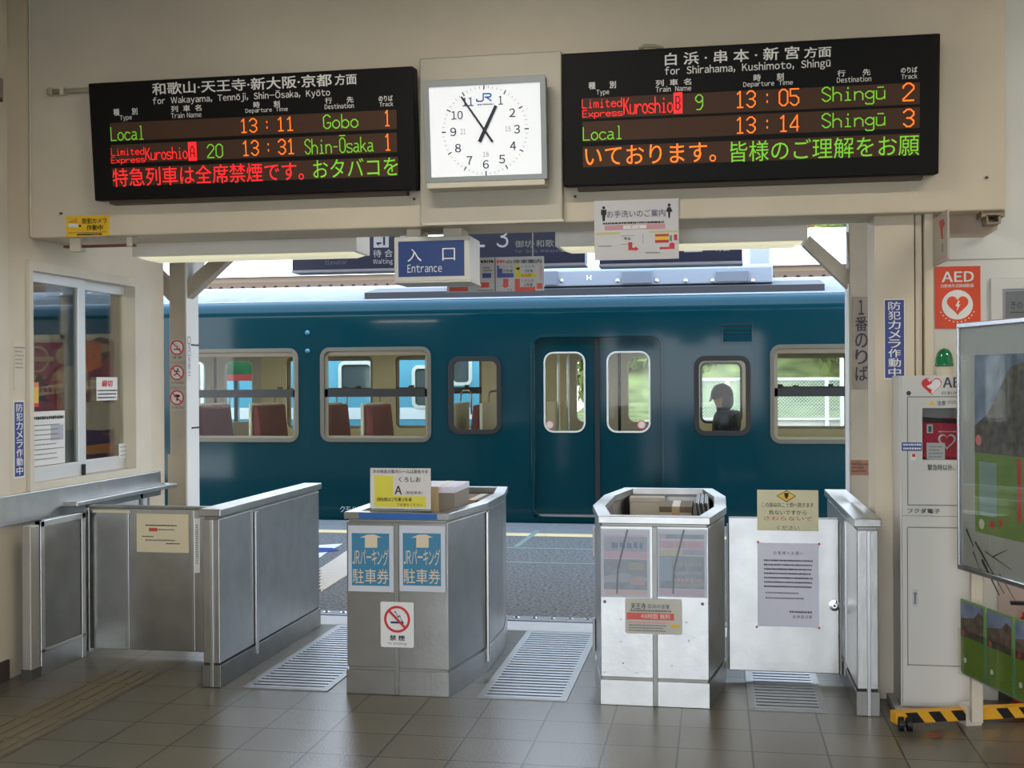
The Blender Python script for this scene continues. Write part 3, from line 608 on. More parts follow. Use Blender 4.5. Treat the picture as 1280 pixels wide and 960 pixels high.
# grey metal thing at the left picture edge
p = at_x(3, 115, XL + .03)
tb = thing('wall_speaker', 'small grey metal box high on the wall of the ticket window', 'box', (XL, p.y - .1, p.z - .07))
mk('case', B().box(XL, XL + .06, p.y - .3, Y_at(7, XL + .06), p.z - .045, p.z + .055), M('grey_metal', (140, 132, 124), .5), tb, .004)
mk('base', B().box(XL, XL + .062, p.y - .3, Y_at(6, XL + .062), p.z - .06, p.z - .046), M('rusty_edge', (110, 60, 50), .7), tb)
# ceiling light fixtures under the header
lens_m = EM('lamp_diffuser', (255, 250, 214), .5)
def batten(label, xa, xb, yb_px, x_mid):
    Y0, Y1 = 5.77, 6.0; zb = Z_at(x_mid, yb_px, Y0); u0, u1 = X_at(xa, Y0, 305), X_at(xb, Y0, 305)
    r = thing('light_fixture', label, 'light fixture', ((u0 + u1) / 2, (Y0 + Y1) / 2, zb), 'strip lights under the wall above the gates')
    w = .03
    mk('housing', B().add([(u0, Y0, zb + .014), (u1, Y0, zb + .014), (u1, Y1, zb + .014), (u0, Y1, zb + .014), (u0, Y0, zb + .16), (u1, Y0, zb + .16), (u1, Y1, zb + .16), (u0, Y1, zb + .16)],
                          [(0, 3, 2, 1), (4, 5, 6, 7), (0, 1, 5, 4), (1, 2, 6, 5), (2, 3, 7, 6), (3, 0, 4, 7)]), M('lamp_housing', (238, 235, 226), .45), r, .004)
    mk('diffuser', B().add([(u0 + .02, Y0 + .012, zb + .0145), (u1 - .02, Y0 + .012, zb + .0145), (u1 - .02, Y1 - .012, zb + .0145), (u0 + .02, Y1 - .012, zb + .0145), (u0 + .06, Y0 + w, zb), (u1 - .06, Y0 + w, zb), (u1 - .06, Y1 - w, zb), (u0 + .06, Y1 - w, zb)],
                           [(0, 1, 2, 3), (4, 7, 6, 5), (0, 4, 5, 1), (1, 5, 6, 2), (2, 6, 7, 3), (3, 7, 4, 0)]), lens_m, r)
    mk_each('hanger', [(u0 + .3, u0 + .34, Y0 + .1, Y0 + .13, zb + .16, 2.62), (u1 - .34, u1 - .3, Y0 + .1, Y0 + .13, zb + .16, 2.62)], cream, r)
batten('long white strip light between the ticket window and the Entrance sign', 165, 446, 321, 306)
batten('long white strip light between the Entrance sign and the door jamb', 694, 1010, 308, 852)
# rusty rail below the left end of the wall
x0, x1 = X_at(78, YH + .05, 305), X_at(165, YH + .05, 305); zz = Z_at(100, 309, YH + .05)
rl = thing('door_rail', 'rusty narrow rail under the wall above the ticket window', 'rail', ((x0 + x1) / 2, YH + .08, zz))
mk('bar', B().box(x0, x1, YH + .06, YH + .085, zz, zz + .012), M('rusty_edge', (110, 60, 50)), rl)
mk_each('bracket', [(x0 + .04, x0 + .1, YH + .05, YH + .1, zz - .02, 2.19), (x1 - .03, x1, YH + .05, YH + .1, zz, 2.19)], cream, rl)
solo('wall_bracket', 'small square metal end cap under the upper wall above the framed notice', 'bracket', B().ringprism([at_y(1233, 269, YH + .02), at_y(1251, 269, YH + .02), at_y(1251, 279, YH + .02), at_y(1234, 280, YH + .02)], [at_y(1235, 270.5, YH + .02), at_y(1248, 270.5, YH + .02), at_y(1248, 277, YH + .02), at_y(1236, 278, YH + .02)], (0, .1, 0)).box(1.16, 1.258, YH + .02, YH + .12, 2.165, 2.19), M('bracket_tan', (150, 136, 112), .5))
# ================================================================== canopy pillars with braces
def pillar(name, label, x0, x1, base_z, mat, braces):
    Y0, Y1 = 6.95, 7.10
    r = thing(name, label, 'pillar', ((x0 + x1) / 2, (Y0 + Y1) / 2, 0))
    mk('shaft', B().box(x0, x1, Y0, Y1, 0, 3.15), mat, r, .006)
    if base_z: mk('plinth', B().box(x0 - .012, x1 + .004, Y0 - .012, Y1, 0, base_z), mat, r, .004)
    for pts in braces:
        mk('brace', B().prism(pts, (0, .09, 0)), mat, r, .004)
    return r
xl0, xl1 = X_at(212, 6.95), X_at(232, 6.95)
zb_ = lambda px, py_: (X_at(px, 6.97, py_), 6.97, Z_at(px, py_, 6.97))
lp = pillar('canopy_pillar', 'beige canopy pillar with braces and three round prohibition stickers', xl0, xl1, Z_at(221, 568, 6.95), post_paint,
            [[zb_(231, 376), zb_(292, 319), zb_(278, 311), zb_(231, 352)], [zb_(213, 378), zb_(160, 325), zb_(172, 312), zb_(213, 352)]])
mk('lit_side', B().box(xl1, xl1 + .006, 6.955, 7.13, 0, 3.1), white_paint, lp)  # white face painted on for the daylit side of the shaft
mk_each('clip', [(xl1 + .006, xl1 + .012, 7.02, 7.13, Z_at(241, 432, 7), Z_at(241, 430, 7)), (xl1 + .006, xl1 + .012, 7.02, 7.13, Z_at(241, 536, 7), Z_at(241, 534, 7))], ink, lp)
mk('brace', B().prism([(xl0 + .05, 7.1, 2.05), (xl0 + .05, 7.7, 2.75), (xl0 + .05, 7.62, 2.85), (xl0 + .05, 7.1, 2.2)], (.05, 0, 0)), white_paint, lp)
xr0, xr1 = X_at(1062, 6.95), X_at(1090, 6.95)
rp_ = pillar('canopy_pillar', 'beige canopy pillar with one slanting brace carrying the platform one sign', xr0, xr1, 0, post_paint,
             [[zb_(1063, 364), zb_(1003, 306), zb_(1012, 294), zb_(1063, 339)]])
mk('lit_side', B().box(xr0 - .006, xr0, 6.955, 7.13, 0, 2.0), white_paint, rp_)  # white strip stands in for daylight on the left side
mk('upright', B().prism([zb_(1062, 345), zb_(1067, 345), zb_(1066, 290), zb_(1058, 290)], (0, .04, 0)), post_paint, rp_)
# ================================================================== steel gates
def plate(u0, u1, y0, y1, z0, z1): return B().box(u0, u1, y0, y1, z0, z1)
def barrier(label, x0, x1, y0, y1, inner):
    r = thing('gate_barrier', label, 'barrier', ((x0 + x1) / 2, (y0 + y1) / 2, 0), 'steel end barriers of the gate line')
    mk('body', B().box(x0 + .006, x1 - .006, y0 + .006, y1 - .006, .115, .80), steel, r, .003)
    mk('cap', B().box(x0 - .008, x1 + .008, y0 - .01, y1 + .01, .815, .85), steel, r, .004)
    mk('neck', B().box(x0 + .012, x1 - .012, y0 + .012, y1 - .012, .80, .816), steel_dk, r)
    mk('kick_plate', B().box(x0, x1, y0, y1, 0, .105), steel_dk, r, .003)
    mk('seam', B().box(x0 + .01, x1 - .01, y0 + .01, y1 - .01, .104, .116), M('seam_dark', (40, 40, 40), .6), r)
    xm = (x0 + x1) / 2
    mk('trim_strip', B().box(xm - .004, xm + .012, y0 - .004, y0 + .01, .001, .80), alu, r, .002)
    ym = y0 + (y1 - y0) * .30; xs = x1 if inner > 0 else x0
    mk('trim_strip', B().box(xs - .004, xs + .008, ym, ym + .03, .06, .79), alu, r, .003)
    return r
BL = barrier('long steel end barrier joined to the olive grey swing gate', -2.42, -2.325, 5.215, 6.64, 1)
BR = barrier('long steel end barrier beside the beige door jamb', .588, .688, 5.2, 6.56, -1)
def inset(poly, d):
    """polygon moved inwards by d (counter-clockwise order)"""
    n = len(poly); outp = []
    for i in range(n):
        p0, p1, p2 = Vector(poly[i - 1]), Vector(poly[i]), Vector(poly[(i + 1) % n])
        e1 = (p1 - p0).normalized(); e2 = (p2 - p1).normalized(); n1 = Vector((-e1.y, e1.x)); n2 = Vector((-e2.y, e2.x))
        m = (n1 + n2); m = m / max(.2, m.dot(n1)); outp.append(tuple(p1 + m * d))
    return outp
def booth(label, poly, xm, trim_edge):
    y0 = min(p[1] for p in poly); cx = sum(p[0] for p in poly) / len(poly); cy = sum(p[1] for p in poly) / len(poly)
    r = thing('gate_booth', label, 'ticket booth', (cx, cy, 0), 'steel staff booths of the gate line')
    at = lambda pp, z: [(a, c, z) for a, c in pp]
    n = len(poly); inn = inset(poly, .035)
    for i in range(n):                                  # wall plates
        j = (i + 1) % n
        nm = 'front_panel' if abs(poly[i][1] - y0) < .02 and abs(poly[j][1] - y0) < .02 else 'side_panel'
        mk(nm, B().prism([(*poly[i], .125), (*poly[j], .125), (*inn[j], .125), (*inn[i], .125)], (0, 0, .675)), steel, r, .002)
    mk('kick_plate', B().ringprism(at(inset(poly, -.004), 0), at(inset(poly, .06), 0), (0, 0, .112)), steel, r, .002)
    mk('seam', B().ringprism(at(inset(poly, .006), .11), at(inset(poly, .05), .11), (0, 0, .016)), steel_dk, r)
    mk('neck', B().ringprism(at(inset(poly, .008), .80), at(inset(poly, .04), .80), (0, 0, .014)), steel_dk, r)
    mk('rim', B().ringprism(at(inset(poly, -.010), .812), at(inset(poly, .05), .812), (0, 0, .033)), steel, r, .003)
    mk('shelf', B().prism(at(inset(poly, .036), .60), (0, 0, .012)), steel_dk, r)
    mk('trim_strip', B().box(xm - .011, xm + .011, y0 - .0075, y0 + .008, 0.001, .80), steel_dk, r, .002)
    for x, y in trim_edge:
        mk('trim_strip', B().box(x - .004, x + .010, y - .014, y + .006, .05, .80), alu, r, .003)
    return r
PLL = [(-1.70, 5.222), (-1.216, 5.222), (-1.135, 5.72), (-1.135, 6.18), (-1.19, 6.58), (-1.70, 6.58)]
PRR = [(-.514, 5.214), (-.037, 5.214), (.036, 5.65), (.036, 6.17), (-.03, 6.60), (-.505, 6.60), (-.577, 6.17), (-.583, 5.65)]
KL = booth('grey steel staff booth with blue parking posters on its front', PLL, -1.46, [(-1.13, 5.72)])
KR = booth('bright steel staff booth with faded posters on its front', PRR, -.272, [])
mk_each('hinge', [(-.594, -.582, 5.64, 5.67, .6, .74), (-.594, -.582, 5.62, 5.65, .14, .3)], steel_dk, KR)
dR = Deco(PY(5.214), KR, .002)
for x, y in ((756, 752), (878, 755)): dR.disc(x, y, 2, ink_g, 'rivet')
for x, y, w_, h_ in ((776, 802, 4, 1.2), (779, 829, 2.5, 3), (840, 832, 4, 1.2), (861, 801, 1.6, 4), (858, 778, 3, 1.6), (796, 841, 7, .7), (756, 840, 6, .8), (867, 876, 9, .7), (776, 774, 2, 2)): dR.poly([(x - w_ / 2, y), (x, y - h_ / 2), (x + w_ / 2, y - h_ * .1), (x + w_ * .1, y + h_ / 2)], M('scuff_grey', (120, 120, 118), .6), 'scuff')
dR.done()
# blue tape along the rim of the left booth
solo('tape_strip', 'strip of blue tape along the front rim of the booth with blue posters', 'tape', B().box(X_at(448.5, 5.21, 645), X_at(546.5, 5.21, 645), 5.2085, 5.2115, .816, .842), M('tape_blue', (34, 98, 178), .5))
# things in the booths
card = M('cardboard', (150, 122, 92), .8, var=.1, vscale=6); card_d = M('cardboard_dark', (122, 96, 70), .8)
def carton(label, x0, x1, y0, y1, z0, z1, mat, top=None, rot=0.0, tape=True):
    cx, cy = (x0 + x1) / 2, (y0 + y1) / 2; r = thing('carton', label, 'box', (cx, cy, z0))
    rot_ = lambda bb: bb
    b1 = mk('body', B().box(x0, x1, y0, y1, z0, z1 - .004), mat, r, .004)
    b2 = mk('lid', B().box(x0 - .002, x1 + .002, y0 - .002, y1 + .002, z1 - .03, z1), top or mat, r, .003)
    if tape: mk('tape', B().box(cx - .02, cx + .02, y0 - .003, y1 + .003, z0, z1 + .001), M('parcel_tape', (186, 164, 124), .35), r)
    r.rotation_euler = (0, 0, rot); return r
carton('grey brown carton with a white top beside the white and yellow acrylic sign', -1.43, -1.235, 5.45, 5.78, .612, .945, M('carton_grey', (128, 118, 106), .7), M('carton_white', (214, 210, 226), .5))
carton('brown cardboard box at the back of the booth with blue posters', -1.37, -1.21, 6.1, 6.45, .612, .815, card, card_d)
carton('open brown tray at the back of the booth behind the acrylic sign', -1.64, -1.52, 6.2, 6.5, .612, .78, card_d)
carton('pale cardboard box standing beside black folders in the bright booth', -.29, -.125, 6.05, 6.35, .612, .80, M('carton_pale', (196, 184, 164), .8), M('carton_lid', (120, 104, 82), .8))
carton('cream card file leaning at the back of the bright booth', -.47, -.28, 6.42, 6.52, .612, .81, M('file_cream', (206, 198, 184), .7), tape=False)
for i in range(3):
    x = -.075 + i * .022
    fd = thing('document_folder', ['black document folder leftmost of three leaning in the right booth', 'black document folder between two others leaning in the right booth', 'black document folder rightmost of three leaning in the right booth'][i], 'folder', (x, 6.2, .612), 'black folders in the right booth')
    mk('cover', B().prism([(x, 5.95, .612), (x, 6.45, .612), (x - .03, 6.45, .83), (x - .03, 5.95, .83)], (.012, 0, 0)), M('folder_black', (30, 30, 36), .4), fd)
    mk('pages', B().prism([(x + .012, 5.96, .614), (x + .012, 6.44, .614), (x - .018, 6.44, .826), (x - .018, 5.96, .826)], (.005, 0, 0)), paper, fd)
# gate panels
g1 = thing('swing_gate', 'olive grey steel swing gate between the ticket counter and an end barrier', 'gate', (-2.9, 5.76, 0))
ya_ = 5.75; x0, x1 = X_at(108, ya_, 700), -2.43
mk('panel', B().box(x0 + .02, x1, ya_, ya_ + .03, .035, .785), steel, g1, .003)
mk('top_rail', B().box(x0, x1, ya_ - .006, ya_ + .036, .785, .80), steel_dk, g1, .002)
mk_each('stile', [(x0, x0 + .02, ya_ - .006, ya_ + .036, .02, .80), (X_at(156, ya_), X_at(160, ya_), ya_ - .004, ya_, .04, .78), (X_at(238, ya_), X_at(242, ya_), ya_ - .004, ya_, .04, .78)], alu, g1, .002)
mk('hinge', B().tube([(x0 - .008, ya_ + .01, .12), (x0 - .008, ya_ + .01, .70)], .008, 8), chrome, g1)
g2 = thing('swing_gate', 'bright steel swing gate between the bright booth and an end barrier', 'gate', (.3, 5.76, 0))
x0, x1 = .055, min(.574, X_at(1054, 5.75, 750))
mk('panel', B().box(x0, x1, 5.75, 5.78, .042, .785), steel, g2, .004)
mk_each('edge_strip', [(x1, x1 + .012, 5.745, 5.785, .042, .77), (x0 - .008, x0, 5.745, 5.785, .05, .75)], steel_dk, g2, .002)
lk = PY(5.75); lu, lv = lk.uv(1043, 757)
lo_ = mk('lock', B().lathe((lu, 5.75, lv), [(.026, 0), (.026, -.004), (.012, -.007), (.012, -.010)], 24, 'Y'), chrome, g2)
mk('keyhole', B().lathe((lu, 5.739, lv), [(.005, 0), (.005, -.002)], 12, 'Y'), ink, lo_)
# counter on the left wall
ct = thing('ticket_counter', 'stainless steel ticket counter apron and shelf under the ticket window', 'counter', (XL + .05, 5.6, .75))
z_top = Z_at(20, 616, Y_at(20, XL, 616))
mk('apron', B().box(XL, XL + .03, 2.5, Y_at(195, XL), .755, .905), steel, ct, .004)
mk('shelf', B().box(XL, XL + .11, 5.66, 6.82, .80, .825), steel, ct, .004)
mk('under_panel', B().box(XL, XL + .02, 5.75, 6.6, .62, .755), M('pale_panel', (198, 202, 206), .4), ct)
mk_each('bracket', [(XL + .01, XL + .03, 6.5, 6.53, .55, .80), (XL + .0, XL + .02, 6.6, 6.63, .45, .80)], steel_dk, ct)
pd = thing('counter_flap', 'folding steel door panel under the ticket counter', 'panel', (XL + .15, 5.45, 0))
xp = -3.30; yA, yB = Y_at(50, xp), Y_at(106, xp)
mk('panel', B().box(xp - .03, xp - .006, yA + .04, yB - .04, .13, .735), steel_dk, pd, .002)
mk('frame', B().box(xp - .035, xp, yA, yA + .035, 0, .77).box(xp - .035, xp, yB - .035, yB, 0, .77).box(xp - .035, xp, yA, yB, .735, .77).box(xp - .035, xp, yA, yB, .11, .13), steel, pd, .004)
mk('kick_plate', B().box(xp - .03, xp - .004, yA + .035, yB - .035, 0, .11), steel, pd)
xq = -3.355
cp = thing('counter_post', 'grey steel post under the near end of the ticket counter', 'post', (XL + .07, yA - .1, 0))
mk('post', B().box(xq, xp - .005, yA - .08, yA - .003, 0, .753), M('post_grey', (168, 164, 156), .4, .3), cp, .006)
mk('foot', B().box(xq - .004, xp, yA - .085, yA - .004, 0, .05), steel_dk, cp)
# ================================================================== defibrillator cabinet
yc_ = 5.25; P5 = PY(yc_)
xa, xb = X_at(1126.5, yc_, 700), 1.075; zt = Z_at(1150, 469.5, yc_)
ae = thing('defibrillator_cabinet', 'tall white defibrillator cabinet with a red bag in its window', 'cabinet', ((xa + xb) / 2, 5.38, 0))
cab_w = M('cabinet_white', (208, 207, 202), .4)
w_u0, w_u1, w_v0, w_v1 = Deco(P5, None).box_uv(1153, 510, 1208, 575)
body = B().box(xa, xb, yc_ + .012, 5.53, 0.03, zt - .06)
# body split around the window recess
body = B().box(xa, xb, yc_ + .02, 5.53, .03, w_v0).box(xa, xb, yc_ + .02, 5.53, w_v1, zt).box(xa, w_u0, yc_ + .02, 5.53, w_v0, w_v1).box(w_u1, xb, yc_ + .02, 5.53, w_v0, w_v1).box(w_u0, w_u1, 5.46, 5.53, w_v0, w_v1)
mk('body', body, cab_w, ae)
mk('base', B().box(xa - .03, xb, yc_ - .03, 5.53, 0, .03), M('cabinet_base', (196, 194, 186), .5), ae, .003)
fd_ = B().box(xa + .005, xb, yc_, yc_ + .02, .04, w_v0).box(xa + .005, xb, yc_, yc_ + .02, w_v1, zt).box(xa + .005, w_u0, yc_, yc_ + .02, w_v0, w_v1).box(w_u1, xb, yc_, yc_ + .02, w_v0, w_v1)
dr_ = mk('door', fd_, cab_w, ae)
mk('window', B().box(w_u0, w_u1, yc_ + .006, yc_ + .009, w_v0, w_v1), glass, dr_)
ad = Deco(P5, ae, .001)
gl_ = M('panel_gap', (120, 118, 114), .6)
def outline(x0, y0, x1, y1, w=.6):
    ad.rect(x0, y0 - w, x1, y0 + w, gl_, 'panel_gap'); ad.rect(x0 - w, y0, x0 + w, y1, gl_, 'panel_gap'); ad.rect(x0, y1 - w, x1, y1 + w, gl_, 'panel_gap')
outline(1134.5, 496, 1205, 631.5); outline(1134.5, 659.5, 1205, 832); ad.rect(1128, 644.8, 1205, 645.4, gl_, 'panel_gap')
ad.disc(1135.8, 491.5, 2.8, M('lock_navy', (46, 44, 70), .4), 'lock')
def heart(d, x, y, s, mat, part='heart', h=0.0, half=None):
    pts = []
    for i in range(48):
        t = 2 * math.pi * i / 48; hx = 16 * math.sin(t) ** 3; hy = 13 * math.cos(t) - 5 * math.cos(2 * t) - 2 * math.cos(3 * t) - math.cos(4 * t)
        if half and hx > half * 16: hx = half * 16
        pts.append((x + s * hx / 16, y - s * hy / 16))
    d.poly(pts, mat, part, h)
heart(ad, 1165, 481.5, 12, red, h=0); heart(ad, 1165.5, 481.7, 10.6, paper, 'heart', .0006); heart(ad, 1162, 481.6, 10.2, red, 'heart', .0009, .25)
ad.poly([(1158, 483), (1168, 477.5), (1175, 475), (1174, 478), (1166, 482), (1164, 487)], paper, 'heart', .0012)
ad.text('AED', 1178.5, 471.5, 1212, 484.5, M('aed_grey', (70, 68, 80), .5), .03)
ad.text('自動体外式', 1177, 489, 1212, 493.5, ink_g)
ad.poly([(1161, 506.5), (1168.5, 506.5), (1164.8, 500)], yellow, 'warning_mark')
ad.text('注意', 1171, 501, 1182, 506.5, ink, .01); ad.lines(1184, 500.5, 1204, 505, 2, ink_g, seed=5)
ad.text('緊急時以外、使用', 1159.5, 580.5, 1209, 588, ink, .008)
ad.text('フクダ電子', 1134.5, 635.5, 1175, 641.5, ink, .02)
ad.rect(1127, 553, 1152, 563.5, M('tag_blue', (60, 84, 160), .5), 'sticker', .001); ad.lines(1129, 553.5, 1151, 563, 2, white, 'sticker_print', .002, .55, 3, .05)
ad.rect(1138.5, 567, 1145, 575.5, paper, 'sticker', .001); ad.rect(1140, 567.3, 1144, 571, red, 'sticker_print', .002)
ad.rect(1140, 736, 1147.5, 758, alu, 'handle', .001, .004); ad.rect(1142.3, 740, 1145, 755, gl_, 'handle', .002); ad.disc(1144, 742, 2, chrome, 'handle', .003)
ad.done()
bag_r = M('bag_red', (205, 34, 66), .6); bag = thing('defibrillator_bag', 'red first aid bag standing inside the cabinet window', 'bag', ((w_u0 + w_u1) / 2, 5.37, w_v0))
bz1 = w_v0 + (w_v1 - w_v0) * .78
mk('body', B().box(w_u0 + .004, w_u1 - .004, 5.30, 5.44, w_v0 + .001, bz1), bag_r, bag, .012)
mk('flap', B().prism([(w_u0 + .004, 5.295, bz1 - .012), (w_u1 - .004, 5.295, bz1 - .022), (w_u1 - .004, 5.295, bz1 - .008), (w_u0 + .03, 5.295, bz1 + .006), (w_u0 + .004, 5.295, bz1 + .006)], (0, .12, 0)), black, bag, .004)
bd = Deco(PY(5.30), bag, .002)
bd.rect(1158.5, 530.5, 1166, 541.5, paper, 'label'); bd.rect(1160.3, 532.5, 1164.3, 540, M('sign_green', (40, 120, 90), .5), 'label', .001)
bd.rect(1158, 553.5, 1181, 575, paper, 'tag', .002); bd.lines(1161, 556, 1180, 573, 4, ink_g, 'tag_print', .0035, .25, 9)
heart(bd, 1183.5, 551, 11, paper, 'emblem'); heart(bd, 1183.5, 551, 8.6, bag_r, 'emblem', .0008)
bd.lines(1173, 538, 1196, 541, 1, paper, 'lettering', .001, .5)
bd.done()
gd = thing('beacon_lamp', 'green domed alarm lamp on top of the defibrillator cabinet', 'lamp', (X_at(1182, 5.33, 460), 5.36, zt))
gx = gd.location.x; zc = Z_at(1182, 458, 5.36); rb = (X_at(1194, 5.36) - X_at(1170.5, 5.36)) / 2
mk('base', B().lathe((gx, 5.36, zt), [(rb * .92, 0), (rb * .92, zc - zt), (rb * .5, zc - zt)], 28), M('lamp_base', (206, 198, 180), .5), gd, smooth=False)
hd = Z_at(1182, 435.5, 5.36) - zc
gg = M('green_lens', (16, 120, 74), .12, coat=.5)
mk('dome', B().lathe((gx, 5.36, zc), [(rb, 0), (rb, hd * .12), (rb * .95, hd * .2), (rb * .92, hd * .45), (rb * .78, hd * .72), (rb * .5, hd * .92), (rb * .15, hd), (.001, hd)], 28), gg, gd, smooth=True)
# ================================================================== leaflet stand at the right edge
fa = at_z(1198, 896, 0)      # only to aim: the frame stands over the striped foot
A0 = Vector((.992, 5.10, 0)); dirv = Vector((.147, -.455, 0)).normalized()
ps = Plane(A0, dirv)         # its face normal points to the left, towards the hall
if ps.n.x > 0: ps = Plane(A0 + dirv * .8, -dirv)
st = thing('poster_stand', 'aluminium poster stand with leaflet pockets and black and yellow striped feet', 'poster stand', (A0.x + .1, A0.y - .2, 0))
ua, ub = sorted((ps.uv(1199.5, 560)[0], ps.uv(1282, 560)[0] + .0)); 
U = lambda px, py_: ps.uv(px, py_)
uL = U(1199.5, 560)[0]; vT = U(1199.5, 404)[1]; vB = U(1199.5, 711)[1]; sgn = 1 if U(1240, 560)[0] > uL else -1
uR = uL + sgn * .62
lo, hi = min(uL, uR), max(uL, uR)
silver = M('frame_silver', (176, 176, 178), .25, .9)
def slab(u0, u1, v0, v1, h0, h1): return B().prism([ps.P(u0, v0, h0), ps.P(u1, v0, h0), ps.P(u1, v1, h0), ps.P(u0, v1, h0)], ps.n * (h1 - h0))
mk('backing_board', slab(lo, hi, vB, vT, -.02, 0), M('board_grey', (176, 174, 168), .35), st)
rail = B()
for a in ((lo, hi, vB, vB + .022), (lo, hi, vT - .022, vT), (lo, lo + .012, vB, vT), (hi - .012, hi, vB, vT)):
    rail.v += [];  s2 = slab(a[0], a[1], a[2], a[3], -.022, .014); rail.add(s2.v, s2.f)
mk('frame', rail, silver, st, .004)
po = ps.P(uL + sgn * .03, 0, -.05)
mk('post', B().box(po.x - .02, po.x + .025, po.y - .02, po.y + .02, .03, vT - .1), M('stand_post', (206, 196, 178), .5), st, .003)
f0, f1 = at_z(1120, 912, 0), at_z(1290, 903, 0); fdv = (f1 - f0).normalized(); fn = Vector((-fdv.y, fdv.x, 0))
zs0, zs1 = .022, .068
mk('foot', B().prism([f0 + Vector((0, 0, zs0)), f1 + Vector((0, 0, zs0)), f1 + fn * .05 + Vector((0, 0, zs0)), f0 + fn * .05 + Vector((0, 0, zs0))], (0, 0, zs1 - zs0)), M('hazard_yellow', (238, 176, 44), .5), st)
sp = B(); L = (f1 - f0).length; wv = .052; i = 0; t = .075
while t < L - .02:
    if not (.30 < t < .40):
        a = f0 + fdv * t - fn * .0015; e_ = f0 + fdv * (t + wv) - fn * .0015
        sh = fdv * -.035
        sp.prism([a + Vector((0, 0, zs0 + .001)), e_ + Vector((0, 0, zs0 + .001)), e_ + sh + Vector((0, 0, zs1 - .001)), a + sh + Vector((0, 0, zs1 - .001))], fn * .001)
    t += wv * 1.95
mk('hazard_stripes', sp, ink, st)
pb = f0 + fdv * .345
mk('foot_clamp', B().prism([pb + fdv * a - fn * .004 + Vector((0, 0, .0)) for a in (-.035, .035)] + [pb + fdv * a + fn * .055 for a in (.035, -.035)], (0, 0, .085)), M('clamp_white', (210, 206, 196), .5), st)
cs_ = B()
for s_ in (.03,): 
    c0 = f0 + fdv * s_ + fn * .0 + Vector((0, 0, .028)); cs_.lathe(c0 - fn * .02, [(.008, -.028), (.028, -.026), (.028, -.006), (.01, -.004), (.01, .004), (.028, .006), (.028, .026), (.008, .028)], 20, 'X')
mk('caster', cs_, rubber, st)
# poster in the frame: green hillside print under a plum branch
dp = Deco(ps, st, .0015)
def Q(px, py_): return U(px, py_)
pu0 = Q(1219, 560)[0]; pv1 = Q(1219, 444)[1]; pv0 = Q(1219, 664)[1]
def pr(fu0, fu1, fv0, fv1, mat, part='poster', h=0.0):
    W_ = .42; dp.poly_uv([(pu0 + sgn * W_ * a, pv0 + (pv1 - pv0) * c_) for a, c_ in ((fu0, fv0), (fu1, fv0), (fu1, fv1), (fu0, fv1))], mat, part, h)
sky_p = M('print_sky', (120, 132, 160), .5, var=.5, vscale=9); hill = M('print_hill', (96, 84, 72), .6, var=.6, vscale=28); lime = M('print_lime', (112, 138, 44), .5, var=.12, vscale=14); teal_p = M('print_pale_teal', (128, 156, 146), .5)
pr(0, 1, .45, 1, sky_p); pr(0, 1, 0, .45, lime)
W_ = .42; pp = lambda a, c_: (pu0 + sgn * W_ * a, pv0 + (pv1 - pv0) * c_)
dp.poly_uv([pp(0, .45), pp(1, .45), pp(1, .97), pp(.62, .93), pp(.5, .86), pp(.34, .74), pp(.2, .66), pp(.0, .6)], hill, 'poster', .0006)
pr(.08, .38, .1, .40, teal_p, 'poster', .0006)
for a, c_, r_, m_ in ((.07, .52, .022, pink), (.12, .05, .02, M('print_cream', (210, 206, 190), .5)), (.3, .06, .016, red), (.45, .08, .014, red)): dp.disc_uv(*pp(a, c_), r_, m_, 'poster', .001)
dp.rect_uv(*sorted((pp(.72, 0)[0], pp(.78, 0)[0])), pp(0, .1)[1], pp(0, .44)[1], red, 'poster', .001)
br_ = M('print_branch', (40, 34, 32), .6)
for a0, c0, a1, c1, w in ((-.16, .0, -.03, -.09, .006), (.0, -.06, .5, -.3, .005), (.12, -.15, .42, -.32, .007), (.18, -.1, .62, -.16, .003), (.3, -.12, .55, -.06, .003), (-.04, -.12, .1, -.22, .003), (.42, -.2, .7, -.33, .003), (.1, -.2, .16, -.28, .002)):
    p, q2 = Vector(pp(a0, c0)), Vector(pp(a1, c1)); n_ = (q2 - p).normalized(); n_ = Vector((-n_.y, n_.x)) * w
    dp.poly_uv([tuple(p + n_), tuple(q2 + n_ * .4), tuple(q2 - n_ * .4), tuple(p - n_)], br_, 'poster', .0008)
dp.done()
mk('cover_sheet', slab(lo + .012, hi - .012, vB + .02, vT - .02, .006, .0075), GLASS('poster_cover', (248, 250, 249), .12), st)
